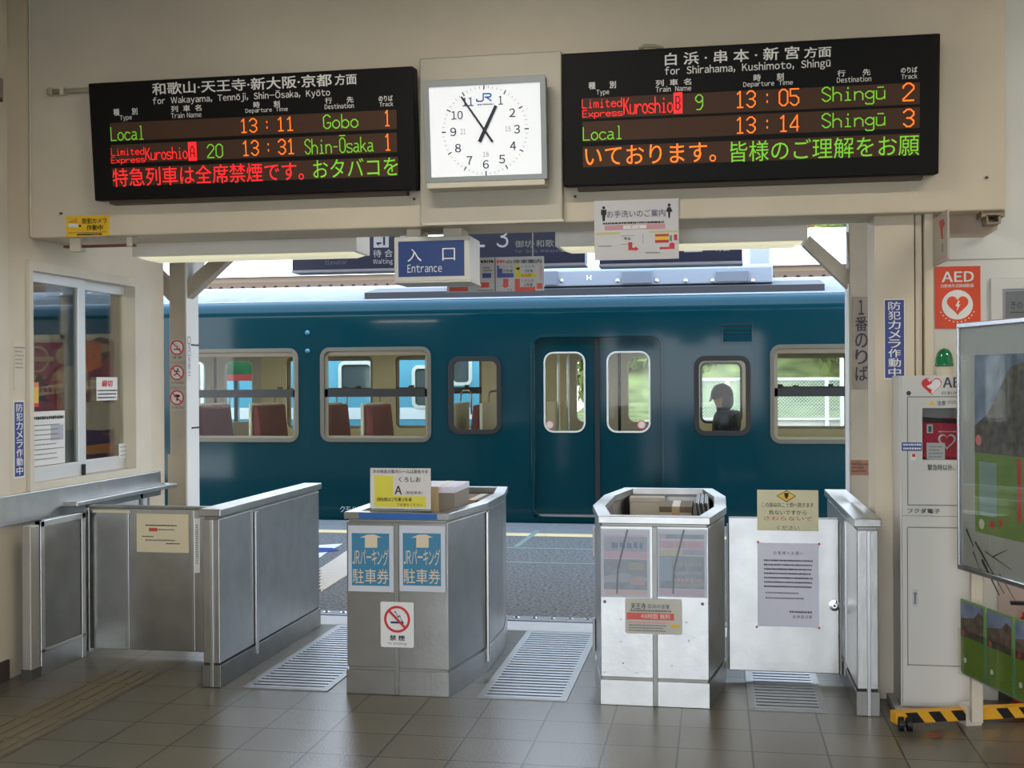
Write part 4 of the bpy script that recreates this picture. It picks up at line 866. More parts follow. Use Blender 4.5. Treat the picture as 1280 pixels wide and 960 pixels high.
# leaflet pockets
lv1 = U(1200, 748)[1]; lv0 = U(1200, 838)[1]; lu = U(1200, 790)[0]
mk('leaflet_pocket', slab(min(lu - sgn * .005, lu + sgn * .6), max(lu - sgn * .005, lu + sgn * .6), lv0 - .012, lv0 + (lv1 - lv0) * .6, .006, .008), GLASS('pocket_clear', (248, 250, 249), .15), st)
mk('leaflet_rack', slab(min(lu, lu + sgn * .6), max(lu, lu + sgn * .6), lv0 - .012, lv1 - .03, -.03, -.006), M('rack_green', (120, 160, 130), .5), st)
for i in range(3):
    a0, a1 = lu + sgn * (.008 + i * .2), lu + sgn * (.19 + i * .2); l0, l1 = min(a0, a1), max(a0, a1)
    s2 = slab(l0, l1, lv0, lv1, -.006, .002); c0 = sum((p for p in s2.v), Vector()) / 8
    lf = thing('leaflet_stack', ['green leaflets in the leftmost pocket of the poster stand', 'green leaflets in the second pocket of the poster stand', 'green leaflets in the last pocket of the poster stand'][i], 'leaflets', c0, 'leaflets in the poster stand')
    mk('paper_stack', s2, M('leaflet_green', (110, 148, 92), .5), lf)
    dl = Deco(ps, lf, .003); h_ = lv1 - lv0
    dl.rect_uv(l0 + .005, l1 - .005, lv0, lv0 + h_ * .52, lime, 'print'); dl.rect_uv(l0 + .005, l1 - .005, lv0 + h_ * .52, lv1 - .008, sky_p, 'print')
    m0, m1 = l0 + .005, l1 - .005; g_ = lambda t: m0 + (m1 - m0) * (t if sgn > 0 else 1 - t)
    dl.poly_uv([(g_(0), lv0 + h_ * .5), (g_(1), lv0 + h_ * .5), (g_(1), lv0 + h_ * .86), (g_(.8), lv0 + h_ * .9), (g_(.6), lv0 + h_ * .8), (g_(0), lv0 + h_ * .74)], hill, 'print', .0005)
    dl.disc_uv(g_(.14), lv0 + h_ * .55, .011, red, 'print', .001); dl.disc_uv(g_(.2), lv0 + h_ * .18, .011, paper, 'print', .001)
    dl.done()

# red fire extinguisher behind the stand and a flat red disc on the floor
fx_, fy_ = 1.335, 5.40
fe = thing('fire_extinguisher', 'red fire extinguisher on the floor behind the poster stand', 'fire extinguisher', (fx_, fy_, 0))
mk('body', B().lathe((fx_, fy_, 0), [(.055, 0), (.062, .01), (.062, .33), (.05, .38), (.022, .41), (.022, .43)], 24), M('extinguisher_red', (190, 30, 34), .3), fe, smooth=True)
mk('valve', B().lathe((fx_, fy_, .43), [(.02, 0), (.02, .03), (.01, .04)], 12), chrome, fe)
mk('lever', B().box(fx_ - .07, fx_ + .01, fy_ - .012, fy_ + .012, .46, .475), black, fe)
mk('hose', B().tube([(fx_ + .01, fy_ - .02, .44), (fx_ + .07, fy_ - .06, .40), (fx_ + .075, fy_ - .06, .25), (fx_ + .07, fy_ - .055, .12)], .010, 8), rubber, fe)
ps_ = at_z(1168, 919, 0)
solo('red_disc', 'small dull red disc on the floor before the striped foot', 'sticker', B().lathe((ps_.x, ps_.y, 0), [(.028, 0), (.028, .001)], 16), M('dull_red', (150, 70, 60), .6))
# ================================================================== signs and notices
PH = PY(YH)
# yellow camera sign
o, d = sheet('camera_sign', 'small yellow security camera sign under the Wakayama departure board', 'sign', PH, 83, 269.5, 136.5, 295.5, yellow, .003)
d.text('防犯カメラ', 103.5, 272.5, 134, 279.5, ink, .012); d.text('作動中', 109, 281, 129, 288, ink, .012)
d.rect(85.5, 290.3, 134, 291, ink_g); d.lines(97, 291.5, 128, 294.5, 1, ink, fill=.8, ragged=0)
d.poly([(86, 279.5), (98, 280), (98, 284.5), (86, 284)], paper, 'pictogram'); d.disc(100.5, 282.5, 1.5, ink, 'pictogram'); d.poly([(86, 277), (97, 272), (97.5, 279), (86, 279)], M('sign_amber', (220, 160, 40), .5), 'pictogram')
d.done()
# blue upright camera signs
def camera_strip(label, pl, x0, y0, x1, y1):
    o, d = sheet('camera_sign', label, 'sign', pl, x0, y0, x1, y1, white, .003, group=None)
    d.rect(x0 + 1, y0 + 1.5, x1 - 1, y1 - 1.5, M('strip_blue', (44, 64, 140), .4), 'panel')
    w = (x1 - x0) * .2
    d.column('防犯カメラ作動中', x0 + w, y0 + 3, x1 - w, y1 - 3, white, .015); d.done()
camera_strip('blue upright security camera sign on the beige door jamb', PY(5.49), 1105, 373.5, 1131, 474)
camera_strip('blue upright security camera sign on the wall beside the ticket window', PXL(XL), 16.5, 501, 30, 597)
o, d = sheet('faded_notice', 'faded pale notice above the blue sign beside the ticket window', 'notice', PXL(XL), 17, 427, 31, 488, M('notice_faded', (210, 202, 184), .4), .002)
d.lines(18, 432, 30, 462, 6, M('ink_faded', (168, 158, 146), .6), fill=.4); d.done()
# entrance sign: a box under the wall
YE0, YE1 = 5.45, 5.70
eu0, eu1 = X_at(492.5, YE0, 320), X_at(587, YE0, 320); ez0, ez1 = Z_at(540, 351.5, YE0), Z_at(540, 295, YE0)
en = thing('entrance_sign', 'blue and white Entrance sign box hanging under the clock', 'sign', ((eu0 + eu1) / 2, 5.57, ez0))
mk('box', B().box(eu0, eu1, YE0, YE1, ez0, ez1), M('sign_case', (214, 212, 204), .45), en, .006)
mk('hanger', B().box(eu1 - .14, eu1 - .05, 5.5, 5.65, ez1, 2.19), cream, en)
mk('hanger', B().box(eu0 + .05, eu0 + .12, 5.5, 5.65, ez1, 2.19), cream, en)
de = Deco(PY(YE0), en)
de.rect(498, 301, 580.5, 345.5, M('entrance_blue', (36, 66, 130), .4), 'panel')
de.text('入', 509.5, 311, 527, 327, white, .0); de.text('口', 553, 310, 569, 325.5, white, .0); de.text('Entrance', 509.5, 330.5, 552.5, 340.5, white, .0)
de.done()
mk('edge_trim', B().box(eu0 - .004, eu1 + .004, YE0 - .004, YE1, ez0 - .006, ez0), M('sign_case', (214, 212, 204)), en)
# toilet guide
o, d = sheet('toilet_notice', 'white toilet guide sheet with red arrows hanging from the wall under the Shirahama departure board', 'notice', PY(YH - .01), 743, 249.5, 848.5, 324.5, M('notice_white', (206, 204, 206), .5), .002)
def person_mark(x, y, s, skirt):
    d.disc(x, y - 7.2 * s, 1.9 * s, ink, 'pictogram')
    if skirt: d.poly([(x - 1.8 * s, y - 4.6 * s), (x + 1.8 * s, y - 4.6 * s), (x + 4.3 * s, y + 1 * s), (x + 1.5 * s, y + 1.5 * s), (x + 1.0 * s, y + 9 * s), (x - 1.0 * s, y + 9 * s), (x - 1.5 * s, y + 1.5 * s), (x - 4.3 * s, y + 1 * s)], ink, 'pictogram')
    else: d.poly([(x - 3.4 * s, y - 4.8 * s), (x + 3.4 * s, y - 4.8 * s), (x + 3.4 * s, y + 1.8 * s), (x + 2.1 * s, y + 1.8 * s), (x + 1.4 * s, y + 9.6 * s), (x - 1.4 * s, y + 9.6 * s), (x - 2.1 * s, y + 1.8 * s), (x - 3.4 * s, y + 1.8 * s)], ink, 'pictogram')
person_mark(754.7, 267, 1.0, False); person_mark(836.5, 263.5, 1.0, True)
d.text('お手洗いのご案内', 759, 262.5, 831.5, 271.5, M('ink_violet', (62, 56, 110), .6), 0.0)
d.lines(754, 276.5, 830, 280.5, 1, ink, fill=.65, seed=2, ragged=0)
d.rect(756, 280.7, 831.5, 287, M('print_rose', (206, 150, 160), .6)); d.rect(779, 281.5, 808, 286, paper, 'print', .0006); d.text('ホ ー ム', 788, 282.2, 800, 285, ink_g, h=.002)
d.rect(744, 290.5, 775, 293.2, M('print_olive', (204, 200, 130), .6)); d.rect(811, 288.5, 847, 290.8, M('print_olive', (204, 200, 130), .6))
for a in ((776, 294.5, 793, 305),): d.rect(a[0], a[1], a[2], a[1] + .5, ink_g); d.rect(a[0], a[3], a[2], a[3] + .5, ink_g)
d.rect(803.5, 293, 804, 304, ink_g); d.text('駅 舎', 780.5, 296.5, 788.5, 300, ink)
d.rect(819, 292.5, 836, 303.5, M('print_brick', (190, 62, 52), .6)); d.rect(819, 295.6, 836, 300, yellow, 'print', .0005)
d.rect(837.2, 294, 840, 301.5, M('print_bluegreen', (70, 140, 150), .6)); d.rect(842.5, 293, 846.5, 300.5, red)
d.poly([(785.5, 302.8), (790.3, 302.8), (790.3, 309.6), (794, 309.6), (794, 308), (798.5, 311), (794, 314), (794, 312.8), (785.5, 312.8)], red, 'arrow'); d.poly([(824.5, 309), (836.8, 308.5), (836.8, 305.8), (835.5, 305.8), (840, 302.8), (845, 305.5), (843.2, 305.5), (843.2, 311), (824.5, 311.7)], red, 'arrow')
d.lines(748.5, 306.5, 765, 309, 1, ink_g, seed=4, ragged=0); d.lines(807, 314.5, 825, 317, 1, ink_g, seed=6, ragged=0)
d.done()
# projecting sign beside the right jamb
fx = .968; psg = PXR(fx)
o, d = sheet('flag_sign', 'grey projecting equipment sign with red marks above the orange sign', 'sign', psg, 1168.5, 268, 1186.8, 329, M('flag_grey', (176, 168, 158), .5), .008)
d.poly([(1176, 277), (1182, 273), (1184, 280), (1181, 286), (1181.5, 299), (1179.5, 299), (1178, 287)], M('flag_red', (196, 66, 56), .6), 'pictogram')
d.disc(1180.5, 310, 5.5, M('flag_olive', (88, 92, 78), .6), 'pictogram'); d.disc(1180.5, 310, 3.5, M('flag_grey', (176, 168, 158), .5), 'pictogram', .0006); d.disc(1180.5, 310, 1.4, ink, 'pictogram', .001)
d.lines(1176, 321, 1185, 325, 1, pink, seed=3, ragged=0); d.done()
# AED wall sign
PWR = PY(YR - .003)
o, d = sheet('defibrillator_sign', 'orange defibrillator sign with a heart and bolt on the white wall', 'sign', PWR, 1168.5, 333, 1225.5, 410.5, M('sign_orange', (226, 76, 34), .4), .003)
d.text('AED', 1177, 339.5, 1217, 352.5, white, .035); d.text('自動体外式除細動器', 1176, 355, 1217, 359.5, white, .01)
cu, cv = d.pl.uv(1196.5, 381); R = abs(d.pl.uv(1196.5, 362.5)[1] - cv)
d.disc_uv(cu, cv, R, white); heart(d, 1196.8, 380.5, 13.5, M('sign_orange', (226, 76, 34)), 'heart', .0008)
d.poly([(1197.5, 376), (1199.5, 376), (1197.8, 380.5), (1200, 380.5), (1195.5, 389.5), (1196.5, 383), (1193.8, 383)], white, 'bolt', .0014)
for i in range(11):
    a = math.radians(205 + 13 * i); d.disc_uv(cu + R * 1.17 * math.cos(a), cv + R * 1.17 * math.sin(a), R * .05, white, 'lettering', .0006, 6)
d.done()
# framed notice on the right wall
pf = thing('picture_frame', 'white framed notice on the wall above the poster stand', 'frame', (X_at(1300, YR, 370), YR - .01, Z_at(1300, 440, YR)))
df = Deco(PWR, None); a0, a1, b0, b1 = df.box_uv(1237.5, 346.5, 1400, 440); 
qq = lambda m, h: [(a0 + m, YR - h, b0 + m), (a1 - m, YR - h, b0 + m), (a1 - m, YR - h, b1 - m), (a0 + m, YR - h, b1 - m)]
mk('frame', B().ringprism(qq(0, .004), qq(.05, .004), (0, -.018, 0)), M('frame_white', (222, 222, 220), .35), pf, .003)
mk('liner', B().ringprism(qq(.046, .004), qq(.062, .004), (0, -.012, 0)), M('frame_liner', (160, 162, 176), .4), pf)
mk('mount', B().prism(qq(.05, .004), (0, -.003, 0)), M('notice_white', (206, 204, 206)), pf)
dm = Deco(PY(YR - .008), pf); dm.text('きの', 1263.5, 376.5, 1278, 386, ink_g); dm.lines(1262, 389, 1280, 392, 1, ink_g, seed=2, ragged=0); dm.done()
mk('pane', B().prism(qq(.05, .012), (0, -.001, 0)), GLASS('frame_glass', (240, 242, 242), .7), pf)
# platform number sign on the right pillar
o, d = sheet('platform_sign', 'narrow weathered sign for platform one on the canopy pillar', 'sign', PY(6.949), 1066, 371, 1087, 487, M('weathered_plate', (150, 136, 124), .6, var=.15, vscale=8), .004)
d.column('1番のりば', 1069, 374, 1084.5, 477, M('ink_slate', (50, 50, 62), .6), .015); d.done()
o, d = sheet('pillar_plate', 'small rusty plate low on the pillar with the platform one sign', 'plate', PY(6.949), 1063, 575, 1086, 594, M('rust_plate', (150, 110, 86), .7, var=.3, vscale=20), .003); d.lines(1065, 578, 1085, 591, 3, M('rusty_edge', (110, 60, 50))); d.done()
# three prohibition stickers on the left pillar
for (yy, kind, lab, tx) in ((434.5, 'smoke', 'round no smoking sticker, top of the three on the canopy pillar', '禁 煙'), (466, 'run', 'round no running sticker, middle of the three on the canopy pillar', 'かけ込み禁止'), (497, 'lay', 'round prohibition sticker with a flat dark shape, lowest on the canopy pillar', 'ポイ捨て禁止')):
    o, d = sheet('prohibition_sticker', lab, 'sticker', PY(6.949), 212.8, yy - 10.5, 231.5, yy + 16.5, M('sticker_grey', (184, 176, 164), .5), .0015, group='round stickers on the left pillar')
    cu, cv = d.pl.uv(221.5, yy); R = abs(d.pl.uv(221.5, yy - 9.3)[1] - cv)
    d.disc_uv(cu, cv, R * .9, paper, 'print'); no_sign(d, cu, cv, R, kind)
    d.text(tx, 214.5 if kind != 'smoke' else 216.5, yy + 10.8, 230.5 if kind != 'smoke' else 227, yy + 14, ink); d.done()
o, d = sheet('pillar_label', 'narrow white upright label beside the three round stickers', 'label', PXL(xl1 + .0065), 233.2, 421, 238.5, 476, paper, .001)
d.column('名口芳香士', 234.3, 430, 237.6, 470, M('ink_bluegrey', (110, 120, 160), .6)); d.ring_uv(*d.pl.uv(235.9, 425.5), .02, .026, ink_g); d.done()
# notices in and behind the ticket window
PG = PXL(-3.44)
o, d = sheet('office_notice', 'white typed notice pasted on the left sash of the ticket window', 'notice', PG, 38, 514, 81, 581, paper, .001)
d.lines(39.5, 519, 79, 525, 1, ink, fill=.7, ragged=0, seed=8); d.lines(40, 528, 79, 576, 8, ink_g, fill=.22, seed=11); d.rect(63, 531, 79, 550, M('print_grey', (176, 178, 190), .6)); d.done()
o, d = sheet('price_tag', 'yellow and red card at the edge of the left sash of the ticket window', 'card', PG, 38.5, 478, 48, 509, M('tag_yellow', (232, 190, 70), .5), .001)
d.rect(38.5, 478, 48, 484, M('tag_salmon', (224, 130, 96), .5)); d.rect(38.5, 504, 48, 509, red); d.rect(38.6, 490, 40.5, 500, M('sign_green', (40, 120, 90))); d.done()
PG2 = PXL(-3.478)
o, d = sheet('closing_notice', 'small white notice with red heading on the right sash of the ticket window', 'notice', PG2, 120.5, 471.5, 146.5, 500.5, paper, .001)
d.text('締切', 127, 475, 140, 483.5, red, .03); d.lines(122, 486, 145.5, 499, 3, ink, fill=.42, seed=3, ragged=.1); d.done()
o, d = sheet('window_card', 'blank looking white card in the lower right corner of the ticket window', 'card', PG2, 148.5, 554, 163.5, 572.5, paper, .001)
d.lines(149.5, 556, 162, 571, 3, ink_g, fill=.2, seed=12, ragged=.4); d.done()
PO = PY(6.748)
def poster(label, x0, x1, y0, y1, seed, kind):
    o, d = sheet('wall_poster', label, 'poster', PO, x0, y0, x1, y1, M('poster_plum', (84, 44, 76), .45, var=.5, vscale=7), .002)
    rnd = random.Random(seed); cols = [M('poster_wine', (150, 56, 84), .5), M('poster_rose', (168, 84, 96), .5), M('poster_tan', (186, 160, 120), .5), M('poster_brown', (112, 76, 58), .5)]
    h = y1 - y0; w = x1 - x0
    d.rect(x0, y0, x1, y0 + h * .32, cols[0], 'print')
    d.rect(x0, y0 + h * .72, x1, y0 + h * .88, M('poster_violet', (78, 40, 92), .5), 'print'); d.poly([(x0, y0 + h * .9), (x1, y0 + h * .86), (x1, y0 + h * .95), (x0, y0 + h * .97)], M('poster_gold', (206, 130, 40), .5, var=.3, vscale=12), 'print', .0004)
    for k in range(26):
        cx, cy = x0 + w * rnd.uniform(.1, .9), y0 + h * rnd.uniform(.05, .7)
        cu, cv = d.pl.uv(cx, cy); d.disc_uv(cu, cv, rnd.uniform(.03, .09), cols[rnd.randrange(4)], 'print', .0004 + k * .00002, 14, rnd.uniform(.03, .08))
    if kind == 0:
        cu, cv = d.pl.uv(x0 + w * .25, y0 + h * .13); d.ring_uv(cu, cv, .07, .085, M('poster_tan', (186, 160, 120)), 'emblem', .0012); d.rect(x0 + w * .05, y0 + h * .11, x0 + w * .55, y0 + h * .145, M('poster_tan', (186, 160, 120)), 'emblem', .0014)
    else:
        d.poly([(x0 + w * .1, y0 + h * .0), (x0 + w * .55, y0), (x0 + w * .6, y0 + h * .22), (x0 + w * .1, y0 + h * .28)], M('poster_fire', (216, 120, 50), .5, var=.4, vscale=9), 'print', .0012)
        d.text('2014', x0 + w * .6, y0 + h * .775, x0 + w * .97, y0 + h * .81, M('poster_gold', (206, 130, 40)), part='lettering', h=.002)
    d.poly([(x0 + w * .05, y0 + h * .36), (x1 - w * .05, y0 + h * .30), (x1 - w * .05, y0 + h * .37), (x0 + w * .05, y0 + h * .43)], M('poster_cream', (206, 190, 160), .5), 'print', .0016)
    d.lines(x0 + w * .1, y0 + h * .335, x1 - w * .08, y0 + h * .40, 1, cols[0], 'lettering', .0022, .6, seed, 0)
    cu, cv = d.pl.uv(x0 + w * .5, y0 + h * .64); d.disc_uv(cu, cv, .22, M('poster_linen', (196, 186, 170), .5), 'print', .0018, 24, .09)
    d.done()
poster('plum and rose poster with a round emblem behind the left sash of the ticket window', 30, 99, 428, 590, 4, 0)
poster('plum and orange poster marked 2014 behind the right sash of the ticket window', 101, 146.5, 426, 573, 9, 1)
# ------------------------------------------------------------ notices on the gates
P1 = PY(5.7485)
o, d = sheet('gate_notice', 'cream notice with red line taped to the olive grey swing gate', 'notice', P1, 171, 642.5, 236, 690.5, paper_y, .001)
d.lines(182, 655, 221, 658.5, 1, ink, fill=.5, ragged=0); d.rect(186.5, 659.8, 197, 664, M('print_redfaint', (206, 80, 66), .6), 'lettering', .001); d.lines(198, 660.5, 218, 663.5, 1, ink_g, ragged=0)
d.lines(178, 669, 192, 672, 1, ink, ragged=0); d.lines(182, 673.5, 219, 677, 1, ink_g, ragged=0); d.lines(208, 678, 225, 681, 1, ink, ragged=0); d.done()
o, d = sheet('strip_label', 'narrow white upright label on the olive grey swing gate beside the barrier', 'label', P1, 241.5, 648, 250, 716, paper, .001)
d.lines(245, 655, 248, 705, 18, ink_g, fill=.6, ragged=0); d.done()
o, d = sheet('strip_tape', 'short cream tape along the top edge of the olive grey swing gate', 'tape', PY(5.7435), 116, 637.8, 163, 640.8, paper_y, .001)
P2 = PY(5.749)
o, d = sheet('gate_notice', 'yellowed laminated warning sheet standing above the bright swing gate', 'notice', P2, 946.5, 612.5, 1023, 663.5, M('laminate_yellow', (214, 208, 168), .35), .002)
d.poly([(970.5, 619.8), (983, 612.8), (995, 620), (983, 627.5)], ink, 'warning_mark'); d.poly([(972, 619.8), (983, 613.8), (993.5, 620), (983, 626.5)], yellow, 'warning_mark', .0006); d.poly([(980, 616), (986, 616), (985, 621), (983, 624), (981, 621)], ink, 'warning_mark', .0012)
d.text('この扉は向こう側へ開きます', 952, 628, 1017, 634, M('ink_brown', (96, 80, 66), .6)); d.text('危ないですから', 961, 637.5, 1008, 643.5, M('ink_brown', (96, 80, 66)), .008); d.text('さわらないで', 955, 645.5, 1015, 650.5, M('print_redfaint', (206, 80, 66))); d.text('ください', 971, 657, 999, 662.5, M('ink_brown', (96, 80, 66))); d.done()
o, d = sheet('gate_notice', 'pale violet typed notice pinned to the bright swing gate', 'notice', P2, 947, 679, 1023.5, 783.5, M('notice_violet', (222, 223, 238), .4), .001)
d.text('お 客 様 へ お 願 い', 967, 689, 1004, 693.5, ink_g); d.lines(955, 698, 1016, 736, 7, ink, fill=.38, seed=21, ragged=.04); d.lines(957, 738, 1014, 751, 2, ink_g, fill=.3, seed=22); d.lines(987, 763, 1015, 767, 1, ink, fill=.6, ragged=0); d.text('紀 伊 田 辺 駅', 991, 769, 1015, 773, ink)
for x, y in ((947.5, 677.5), (1024, 680), (946, 783.5), (1024, 785)): d.disc(x, y, 1.4, red, 'pin', .001)
d.done()
# posters on the booths
PB = PY(5.2140)
lb2 = M('poster_blue', (58, 130, 168), .45); cr2 = M('poster_sand', (222, 208, 180), .5)
for x0, x1, lab in ((435.6, 492.3, 'left one of two blue parking ticket posters on the left booth front'), (499.5, 556.8, 'right one of two blue parking ticket posters on the left booth front')):
    o, d = sheet('parking_poster', lab, 'poster', PB, x0, 657, x1, 739.5, M('poster_pale', (206, 212, 224), .35), .002, group='blue parking posters on the booth')
    a, b_ = x0 + 4.3, x1 - 5.5; d.rect(a, 666.5, b_, 732, lb2, 'panel'); cx = (a + b_) / 2 + 1
    d.poly([(cx - 14.5, 672), (cx - 5, 668.2), (cx + 4, 668), (cx + 13.5, 672), (cx + 7.5, 671.8), (cx + 7.5, 684.5), (cx - 8, 684.5), (cx - 8, 671.8)], cr2, 'arrow', .0006)
    d.text('JRパーキング', a + 1, 686, b_ - 1, 706.5, cr2, .0); d.text('駐車券', a + 1, 711, b_ - .5, 729.5, cr2, .0); d.done()
o, d = sheet('no_smoking_sign', 'white no smoking sign with a red ring under the blue parking posters', 'sign', PB, 476, 752.5, 517.5, 809, M('plate_white', (232, 234, 232), .35), .003, r=.008)
cu, cv = d.pl.uv(496.7, 773.8); R = abs(d.pl.uv(496.7, 757)[1] - cv); no_sign(d, cu, cv, R, 'smoke')
d.text('禁 煙', 487.5, 793.8, 506.5, 800.5, ink, .03); d.text('No Smoking', 485.5, 802.3, 508.5, 806.3, ink_g); d.done()
ks = thing('train_sign', 'white and yellow acrylic sign standing on the rim of the booth with blue posters', 'sign', (X_at(501, 5.235, 610), 5.235, .845))
dk = Deco(PY(5.235), None); a0, a1, b0, b1 = dk.box_uv(462.5, 584.5, 539, 640)
mk('plate', B().box(a0, a1, 5.235, 5.240, .8455, b1), GLASS('acrylic_sheet', (236, 238, 236), .6), ks)
mk('card', B().box(a0 + .004, a1 - .004, 5.2405, 5.2415, .850, b1 - .004), M('card_white', (216, 214, 212), .5), ks)
mk('support', B().box(a0, a1, 5.232, 5.27, .8455, .8485), GLASS('acrylic_sheet'), ks)
dk = Deco(PY(5.235), ks, .0008); yl = M('card_yellow', (222, 212, 70), .5)
dk.rect(463, 585.2, 538.5, 636, M('card_white', (216, 214, 212)), 'panel', -.0004)
dk.text('次の特急の案内シールは黄色です', 466, 587, 535.5, 591.8, ink, .01)
dk.rect(468, 594.5, 491.5, 633.5, yl, 'panel', .0004, .006); dk.rect(468, 620, 532.5, 633.8, yl, 'panel', .0006, .006)
dk.text('くろしお', 498.5, 596, 526, 602.5, ink, .01); dk.text('A', 493.5, 607.5, 502.5, 618, ink, .02); dk.text('（新型車両）', 507, 614, 528, 618, ink, .0)
dk.text('自由席は2号車3号車', 471.5, 621.8, 515, 626.8, ink, .01); dk.text('でお待ちください', 496, 629, 528, 633.2, ink, .0)
dk.done()
PB2 = PY(5.2135)
def faded(label, x0, x1, seed, tone):
    o, d = sheet('faded_poster', label, 'poster', PB2, x0, 661, x1, 746.5, M('sleeve_pale', (224, 226, 232), .3), .002, group='faded posters on the right booth')
    w = x1 - x0; bl = M('fade_grey', (196, 200, 206), .5, var=.12, vscale=30); pk = M('fade_pink', (230, 196, 208), .5); gy = M('fade_dark', (178, 182, 188), .5, var=.14, vscale=40)  # faded print, lightened further to carry the sleeve's reflected haze
    sn = M('fade_sand', (196, 192, 176), .5)
    a, b_ = x0 + 3.5, x1 - 3.5
    if tone == 0:
        d.rect(a, 671, b_, 690, bl); d.lines(a, 668, b_, 672, 1, pk, 'print', .0008, .7, 3, 0); d.rect(a, 689, b_, 698, pk, 'print', .0005); d.rect(a, 699, b_, 737, gy, 'print'); d.poly([(a, 720), (a + w * .4, 716), (b_, 722), (b_, 726), (a, 728)], bl, 'print', .0006); d.rect(a + w * .5, 703, b_ - 4, 712, sn, 'print', .0006); d.rect(a + w * .55, 722, b_ - 3, 731, M('fade_rose', (214, 190, 190), .5), 'print', .0007); d.rect(a, 737.5, b_, 744, M('fade_peach', (232, 208, 200), .5), 'print')
        d.lines(a + 10, 677, b_ - 6, 686, 1, M('fade_blue', (150, 160, 186), .5), 'lettering', .001, .9, 2, 0)
    else:
        d.rect(a, 668, b_, 673.5, gy); d.rect(a + .5, 668.5, a + 8, 673, pk, 'print', .0005); d.rect(a, 676, b_, 686, pk); d.lines(a + 4, 677, b_ - 6, 685, 1, M('fade_rose', (214, 190, 190), .5), 'lettering', .0006, .8, 7, 0); d.rect(a, 687, a + w * .45, 694, M('fade_amber', (222, 214, 184), .5)); d.rect(a + w * .45, 687, b_, 694, bl)
        d.rect(a, 695, b_, 736, gy, 'print'); d.rect(a, 696, a + 15, 726, M('fade_teal', (184, 196, 204), .5), 'print', .0005)
        for k, (c_, e_) in enumerate(((702, 708), (714, 719), (722, 728), (729, 734))): d.lines(a + 18, c_, b_ - 3, e_, 1, [sn, bl, M('fade_rose', (214, 190, 190)), sn][k], 'print', .0008 + k * .0001, .9, 5 + k, 0)
        d.rect(a, 737, b_, 745, M('fade_lilac', (226, 202, 214), .5), 'print')
    d.poly([(x0 + w * .52, 662), (x0 + w * .56, 662), (x0 + w * .36, 712), (x0 + w * .34, 742), (x0 + w * .31, 742), (x0 + w * .33, 710)], M('crease_dark', (120, 122, 126), .5), 'crease', .0012)
    d.done()
    u0, u1, v0, v1 = d.box_uv(x0, 661, x1, 746.5)
    mk('clear_sleeve', B().prism([d.pl.P(u, v, .0062) for u, v in ((u0, v0), (u1, v0), (u1, v1), (u0, v1))], d.pl.n * .0004), GLASS('sleeve_clear', (250, 251, 252), 1.0, .42), o)
faded('faded grey and pink poster in the left sleeve on the right booth', 751.3, 812.5, 1, 0)
faded('faded poster with grey photographs in the right sleeve on the right booth', 821, 884, 2, 1)
o, d = sheet('fare_sign', 'grey sign with a red band under the faded booth posters', 'sign', PY(5.206), 781.5, 748.7, 852.3, 792.5, M('plate_grey', (196, 194, 184), .4), .003, r=.01)
d.text('天王寺', 788.5, 753.5, 807.5, 761, ink, .01); d.text('白浜の往復', 810, 755, 837, 760.5, ink); d.lines(788, 761.5, 839, 765, 1, ink_g, fill=.7, ragged=0)
d.rect(783.5, 766, 842.5, 774.7, M('band_red', (216, 96, 84), .5)); d.text('48時間 無料', 801, 767, 838, 773.7, M('band_text', (236, 200, 190), .5), .02); d.lines(786, 777, 838, 779, 1, pink, ragged=0, seed=5); d.lines(786, 780, 846, 790, 3, ink_g, fill=.45, seed=6); d.rect(839, 780.5, 850, 784.5, yellow, 'print', .002)
d.done()
# ================================================================== platform signs under the canopy
navy = M('platform_navy', (20, 24, 58), .4)
def platform_sign(label, x0, y0, x1, y1, Y, fn):
    pl = PY(Y); dq = Deco(pl, None); u0, u1, v0, v1 = dq.box_uv(x0, y0, x1, y1)
    r = thing('platform_sign', label, 'sign', ((u0 + u1) / 2, Y + .1, v0), 'navy platform signs under the canopy')
    mk('case', B().box(u0, u1, Y, Y + .2, v0, v1), navy, r, .004)
    mk('trim', B().box(u0 - .004, u1 + .004, Y - .004, Y + .204, v0 - .02, v0), M('sign_trim', (150, 150, 160), .4, .4), r)
    mk('hanger', B().tube([(u0 + .3, Y + .1, v1), (u0 + .3, Y + .1, 3.15)], .02, 8), cream, r); mk('hanger', B().tube([(u1 - .3, Y + .1, v1), (u1 - .3, Y + .1, 3.15)], .02, 8), cream, r)
    dq = Deco(pl, r); fn(dq); dq.done()
wt = M('sign_dimwhite', (190, 192, 200), .5)
def f1(d):
    d.rect(467, 294, 486, 309.5, wt); d.rect(470.5, 303, 477, 305, ink, 'print', .001); d.poly([(471, 306.5), (474, 303), (474, 306.5)], ink, 'print', .0012); d.rect(479, 296, 481.5, 306.5, ink, 'print', .001)
    d.text('待 合', 466.5, 312, 491, 321.5, wt); d.text('Waiting', 466.5, 323.5, 491, 331.5, wt); d.text('Elevator', 407, 325, 434, 330.5, M('sign_faintwhite', (110, 112, 130), .5)); 
platform_sign('navy platform sign for the waiting room and elevator under the canopy', 365, 280, 500, 336.5, 8.6, f1)
def f2(d):
    d.rect(597, 306, 606, 309, wt); d.text('3', 620.5, 283, 635.5, 309.5, wt, .0); d.text('御坊·和歌山', 644, 300, 703, 309, M('sign_olivewhite', (150, 152, 148), .5)); d.text('for  Gobō, Wakayama', 644, 311.5, 705, 316.5, M('sign_faintwhite', (110, 112, 130)))
platform_sign('navy platform sign with a large 3 behind the Entrance sign', 570, 276, 731, 330, 8.6, f2)
def f3(d):
    d.rect(855, 306, 878, 315, wt); d.text('3', 858, 296, 868, 313, navy, .02, h=.002); d.text('方面', 895, 304, 912, 314, wt)
